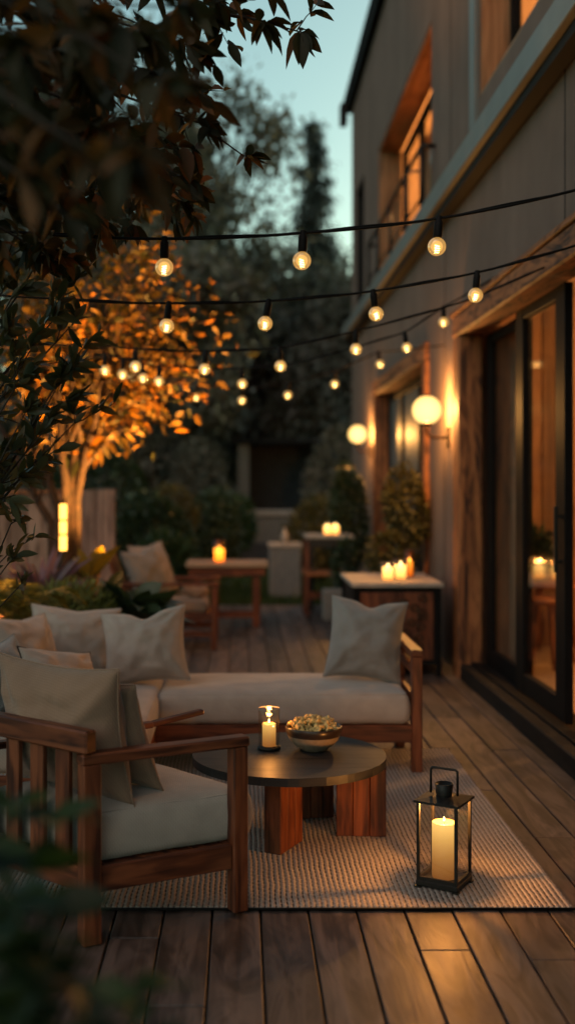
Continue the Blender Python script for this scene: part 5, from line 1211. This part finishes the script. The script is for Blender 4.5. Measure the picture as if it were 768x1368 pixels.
# fern fronds: pinnate
def fern(p, n, L_, label, seed):
    g = np.random.default_rng(seed); t = thing('fern', label, 'fern', (p[0], p[1], 0.05), 0, 'ferns behind the sofa')
    for k in range(n):
        a = g.uniform(0, 2 * PI); l = L_ * g.uniform(0.75, 1.1); pts = []
        for i in range(14):
            s_ = i / 13; pts.append(np.array((p[0] + math.cos(a) * l * 0.75 * s_, p[1] + math.sin(a) * l * 0.75 * s_, p[2] + l * (1.6 * s_ - 1.25 * s_ * s_))))
        m = MB(); tube_tree(m, pts, 0.004, 0.0012, 5); f = part('frond', m, M['leaf_fern'], t)
        P_, D_, S_ = [], [], []
        for i in range(2, 14):
            tg = pts[i] - pts[i - 1]; tg /= np.linalg.norm(tg); sd = np.cross(tg, (0, 0, 1.0)); sd /= np.linalg.norm(sd) + 1e-9
            for h_ in (0, 0.5):
                q = pts[i] * (1 - h_) + pts[i - 1] * h_
                for s_ in (-1, 1): P_.append(q); D_.append(sd * s_ + tg * 0.35); S_.append(0.10 * math.sin(PI * (i - h_) / 14.5) ** 0.7 + 0.01)
        inv = np.array(ROOTM[t.name].inverted()); P2_ = np.array(P_) + inv[:3, 3]
        link('leaflets', leaf_mesh('leaflets', P2_, D_, S_, M['leaf_fern'], kind='diamond', width=0.28, droop=0.15, flat=2.5, seed=seed + k), f)
fern((-1.36, 6.8, 0.58), 14, 0.62, 'yellow green fern arching over the left end of the sofa back', 71)
fern((-1.60, 6.7, 0.55), 12, 0.60, 'yellow green fern at the left picture edge', 72)
# farther planting
bush('grassy_shrub', (-0.86, 12.9, 0.45), (0.42, 0.4, 0.55), 4200, 0.16, 'leaf_green', 'round bright green grassy shrub beyond the far lounge chair', 81, kind='blade', width=0.09, base=-0.05, lump=0.12)
bush('hedge_shrub', (-1.15, 14.8, 0.72), (0.62, 0.5, 0.72), 3600, 0.10, 'leaf_dark', 'large dark shrub right of the golden tree trunk', 82, base=-0.05)
bush('hedge_shrub', (-0.45, 16.5, 0.75), (0.55, 0.5, 0.75), 3000, 0.10, 'leaf_dark', 'dark shrub behind the wooden far table', 83, base=-0.05)
bush('round_shrub', (-0.15, 18.6, 0.85), (0.42, 0.4, 0.5), 2400, 0.09, 'leaf_green', 'small rounded green shrub in front of the pavilion pillar', 84, base=-0.05)
bush('hedge_shrub', (-2.3, 17.5, 1.1), (1.0, 0.6, 1.3), 3600, 0.13, 'leaf_dark', 'tall dark shrub behind the grey fence', 85, base=-0.05)
bush('round_shrub', (1.15, 17.6, 0.7), (0.5, 0.4, 0.7), 2400, 0.1, 'leaf_olive', 'olive shrub behind the tall dining table', 86, base=-0.05)
bush('pale_flower_shrub', (-0.95, 15.3, 1.15), (0.35, 0.3, 0.4), 900, 0.09, 'leaf_olive', 'pale tipped shrub glowing faintly behind the round grassy shrub', 87, base=-0.05)
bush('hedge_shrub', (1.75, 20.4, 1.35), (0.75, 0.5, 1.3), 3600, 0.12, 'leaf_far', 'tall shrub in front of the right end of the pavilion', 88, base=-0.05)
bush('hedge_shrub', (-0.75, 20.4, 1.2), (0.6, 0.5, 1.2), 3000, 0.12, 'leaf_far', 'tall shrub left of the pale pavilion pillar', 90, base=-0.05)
# potted plants by the house wall
def planter(p, r0, r1, h, mat, name, label, square=False):
    b = MB()
    if square: b.box((p[0] - r0, p[1] - r0, 0.0), (p[0] + r0, p[1] + r0, h), 0.012)
    else: b.lathe([(0, 0), (r0, 0), (r1, h), (r1 - 0.02, h), (r1 - 0.03, h - 0.04), (0, h - 0.04)], 28, (p[0], p[1], 0.0))
    t = thing(name, label, 'planter', (p[0], p[1], 0)); part('pot', b, mat, t); return t
planter((1.06, 12.45), 0.155, 0.155, 0.34, M['concrete'], 'planter', 'square grey concrete planter left of the cabinet', True)
planter((1.50, 10.35), 0.15, 0.19, 0.34, M['darkstone'], 'planter', 'round dark pot behind the cabinet')
planter((1.35, 14.2), 0.15, 0.19, 0.34, M['darkstone'], 'planter', 'round dark pot under the far wall sconce')
bush('topiary', (1.53, 10.35, 1.30), (0.20, 0.19, 0.36), 1900, 0.06, 'leaf_olive', 'upright clipped plant in the pot behind the cabinet', 91, base=0.32, cat='plant', lump=0.35)
bush('topiary', (1.38, 10.3, 0.86), (0.21, 0.18, 0.24), 1300, 0.06, 'leaf_olive', 'low bushy plant beside the clipped plant behind the cabinet', 92, base=0.32, cat='plant', lump=0.35)
bush('wall_shrub', (1.36, 14.2, 1.05), (0.24, 0.22, 0.75), 2600, 0.085, 'leaf_dark', 'tall dark leafy plant in the pot under the far wall sconce', 93, base=0.32, cat='plant')
bush('wall_shrub', (1.17, 12.6, 0.62), (0.14, 0.14, 0.3), 700, 0.07, 'leaf_dark', 'dark plant growing in the square grey planter', 94, base=0.34, cat='plant')
# blurred plant close to the camera, lower left
fp = thing('foreground_plant', 'dark leafy plant close to the camera in the lower left corner', 'plant', (-0.5, 1.7, 0.0))
tk = MB(); LP, LD, LS = [], [], []; g3 = np.random.default_rng(33)
for (px, py, Y, n_) in [(20, 1075, 1.75, 8), (75, 1100, 1.7, 8), (40, 1160, 1.6, 9), (20, 1220, 1.5, 13), (70, 1215, 1.6, 10), (60, 1280, 1.5, 14), (120, 1330, 1.5, 13), (180, 1330, 1.55, 10), (30, 1340, 1.45, 14), (150, 1390, 1.45, 14), (70, 1400, 1.4, 14), (205, 1400, 1.5, 9), (-20, 1140, 1.6, 12), (-30, 1260, 1.5, 12), (-10, 1390, 1.4, 12)]:
    tip = np.array(at(px, py, Y)); st_ = curve((-0.5 + g3.normal(0, .06), 1.7 + g3.normal(0, .05), 0.05), tip, 0.03, 0.06, 8, g3); tube_tree(tk, st_, 0.006, 0.003, 6)
    for k in range(n_):
        a = k * 2.4; i = 7 - (k // 5); d2 = np.array((math.cos(a), math.sin(a), 0.35)); LP.append(st_[max(3, i)]); LD.append(d2); LS.append(g3.uniform(0.055, 0.105))
part('stems', tk, M['leaf_dark'], fp); leaves('foliage', LP, LD, LS, M['leaf_fore'], fp, width=0.55, droop=0.25, fold=0.2, seed=34, flat=1.2)
b = MB(); b.lathe([(0, 0), (0.17, 0), (0.2, 0.3), (0.18, 0.3), (0.17, 0.05), (0, 0.05)], 28, (-0.5, 1.7, 0.0)); part('pot', b, M['darkstone'], fp)

# ================================================================== SKY, FILL LAMP, CAMERA
w = bpy.data.worlds.new('World'); sc.world = w; w.use_nodes = True
t = w.node_tree
bg = t.nodes['Background']
sk = t.nodes.new('ShaderNodeTexSky'); sk.sky_type = 'NISHITA'; sk.sun_disc = False
SUN_EL, SUN_ROT = rd(10), rd(40)
sk.sun_elevation = SUN_EL; sk.sun_rotation = SUN_ROT; sk.air_density = 1.0; sk.dust_density = 1.0; sk.ozone_density = 1.7
mul = t.nodes.new('ShaderNodeMixRGB'); mul.blend_type = 'MULTIPLY'; mul.inputs[0].default_value = 1.0; mul.inputs[2].default_value = (1.0, 1.13, 0.85, 1)
t.links.new(sk.outputs[0], mul.inputs[1]); t.links.new(mul.outputs[0], bg.inputs[0]); bg.inputs[1].default_value = 0.195
warm_fill = light('SUN', 'warm_fill', (0, 0, 20), 0.86, (1.0, 0.66, 0.48)); warm_fill.data.angle = rd(60)
# added warm fill from behind left, opposite the sky's bright side
sd_ = Vector((-0.55, -0.65, 0.75)).normalized()
warm_fill.rotation_euler = sd_.to_track_quat('Z', 'Y').to_euler()

cam = bpy.data.cameras.new('camera'); co = bpy.data.objects.new('camera', cam); COL.objects.link(co)
co.location = (0, 0, CAMH); co.rotation_euler = (PI / 2, 0, 0)
cam.sensor_fit = 'VERTICAL'; cam.sensor_height = 36; cam.sensor_width = 36 * 768 / 1368; cam.lens = 36 * F / 1368
cam.shift_x = (384 - HX) / 1368; cam.shift_y = -(684 - HY) / 1368
cam.clip_start = 0.05; cam.clip_end = 1000
cam.dof.use_dof = True; cam.dof.focus_distance = 4.35; cam.dof.aperture_fstop = 1.05; cam.dof.aperture_blades = 0
sc.camera = co
sc.view_settings.view_transform = 'Standard'; sc.view_settings.look = 'None'; sc.view_settings.exposure = 0; sc.view_settings.gamma = 1
sc.render.engine = 'CYCLES'
sc.cycles.use_denoising = True; sc.cycles.max_bounces = 8; sc.cycles.transparent_max_bounces = 24
sc.cycles.sample_clamp_indirect = 4; sc.cycles.caustics_reflective = False; sc.cycles.caustics_refractive = False
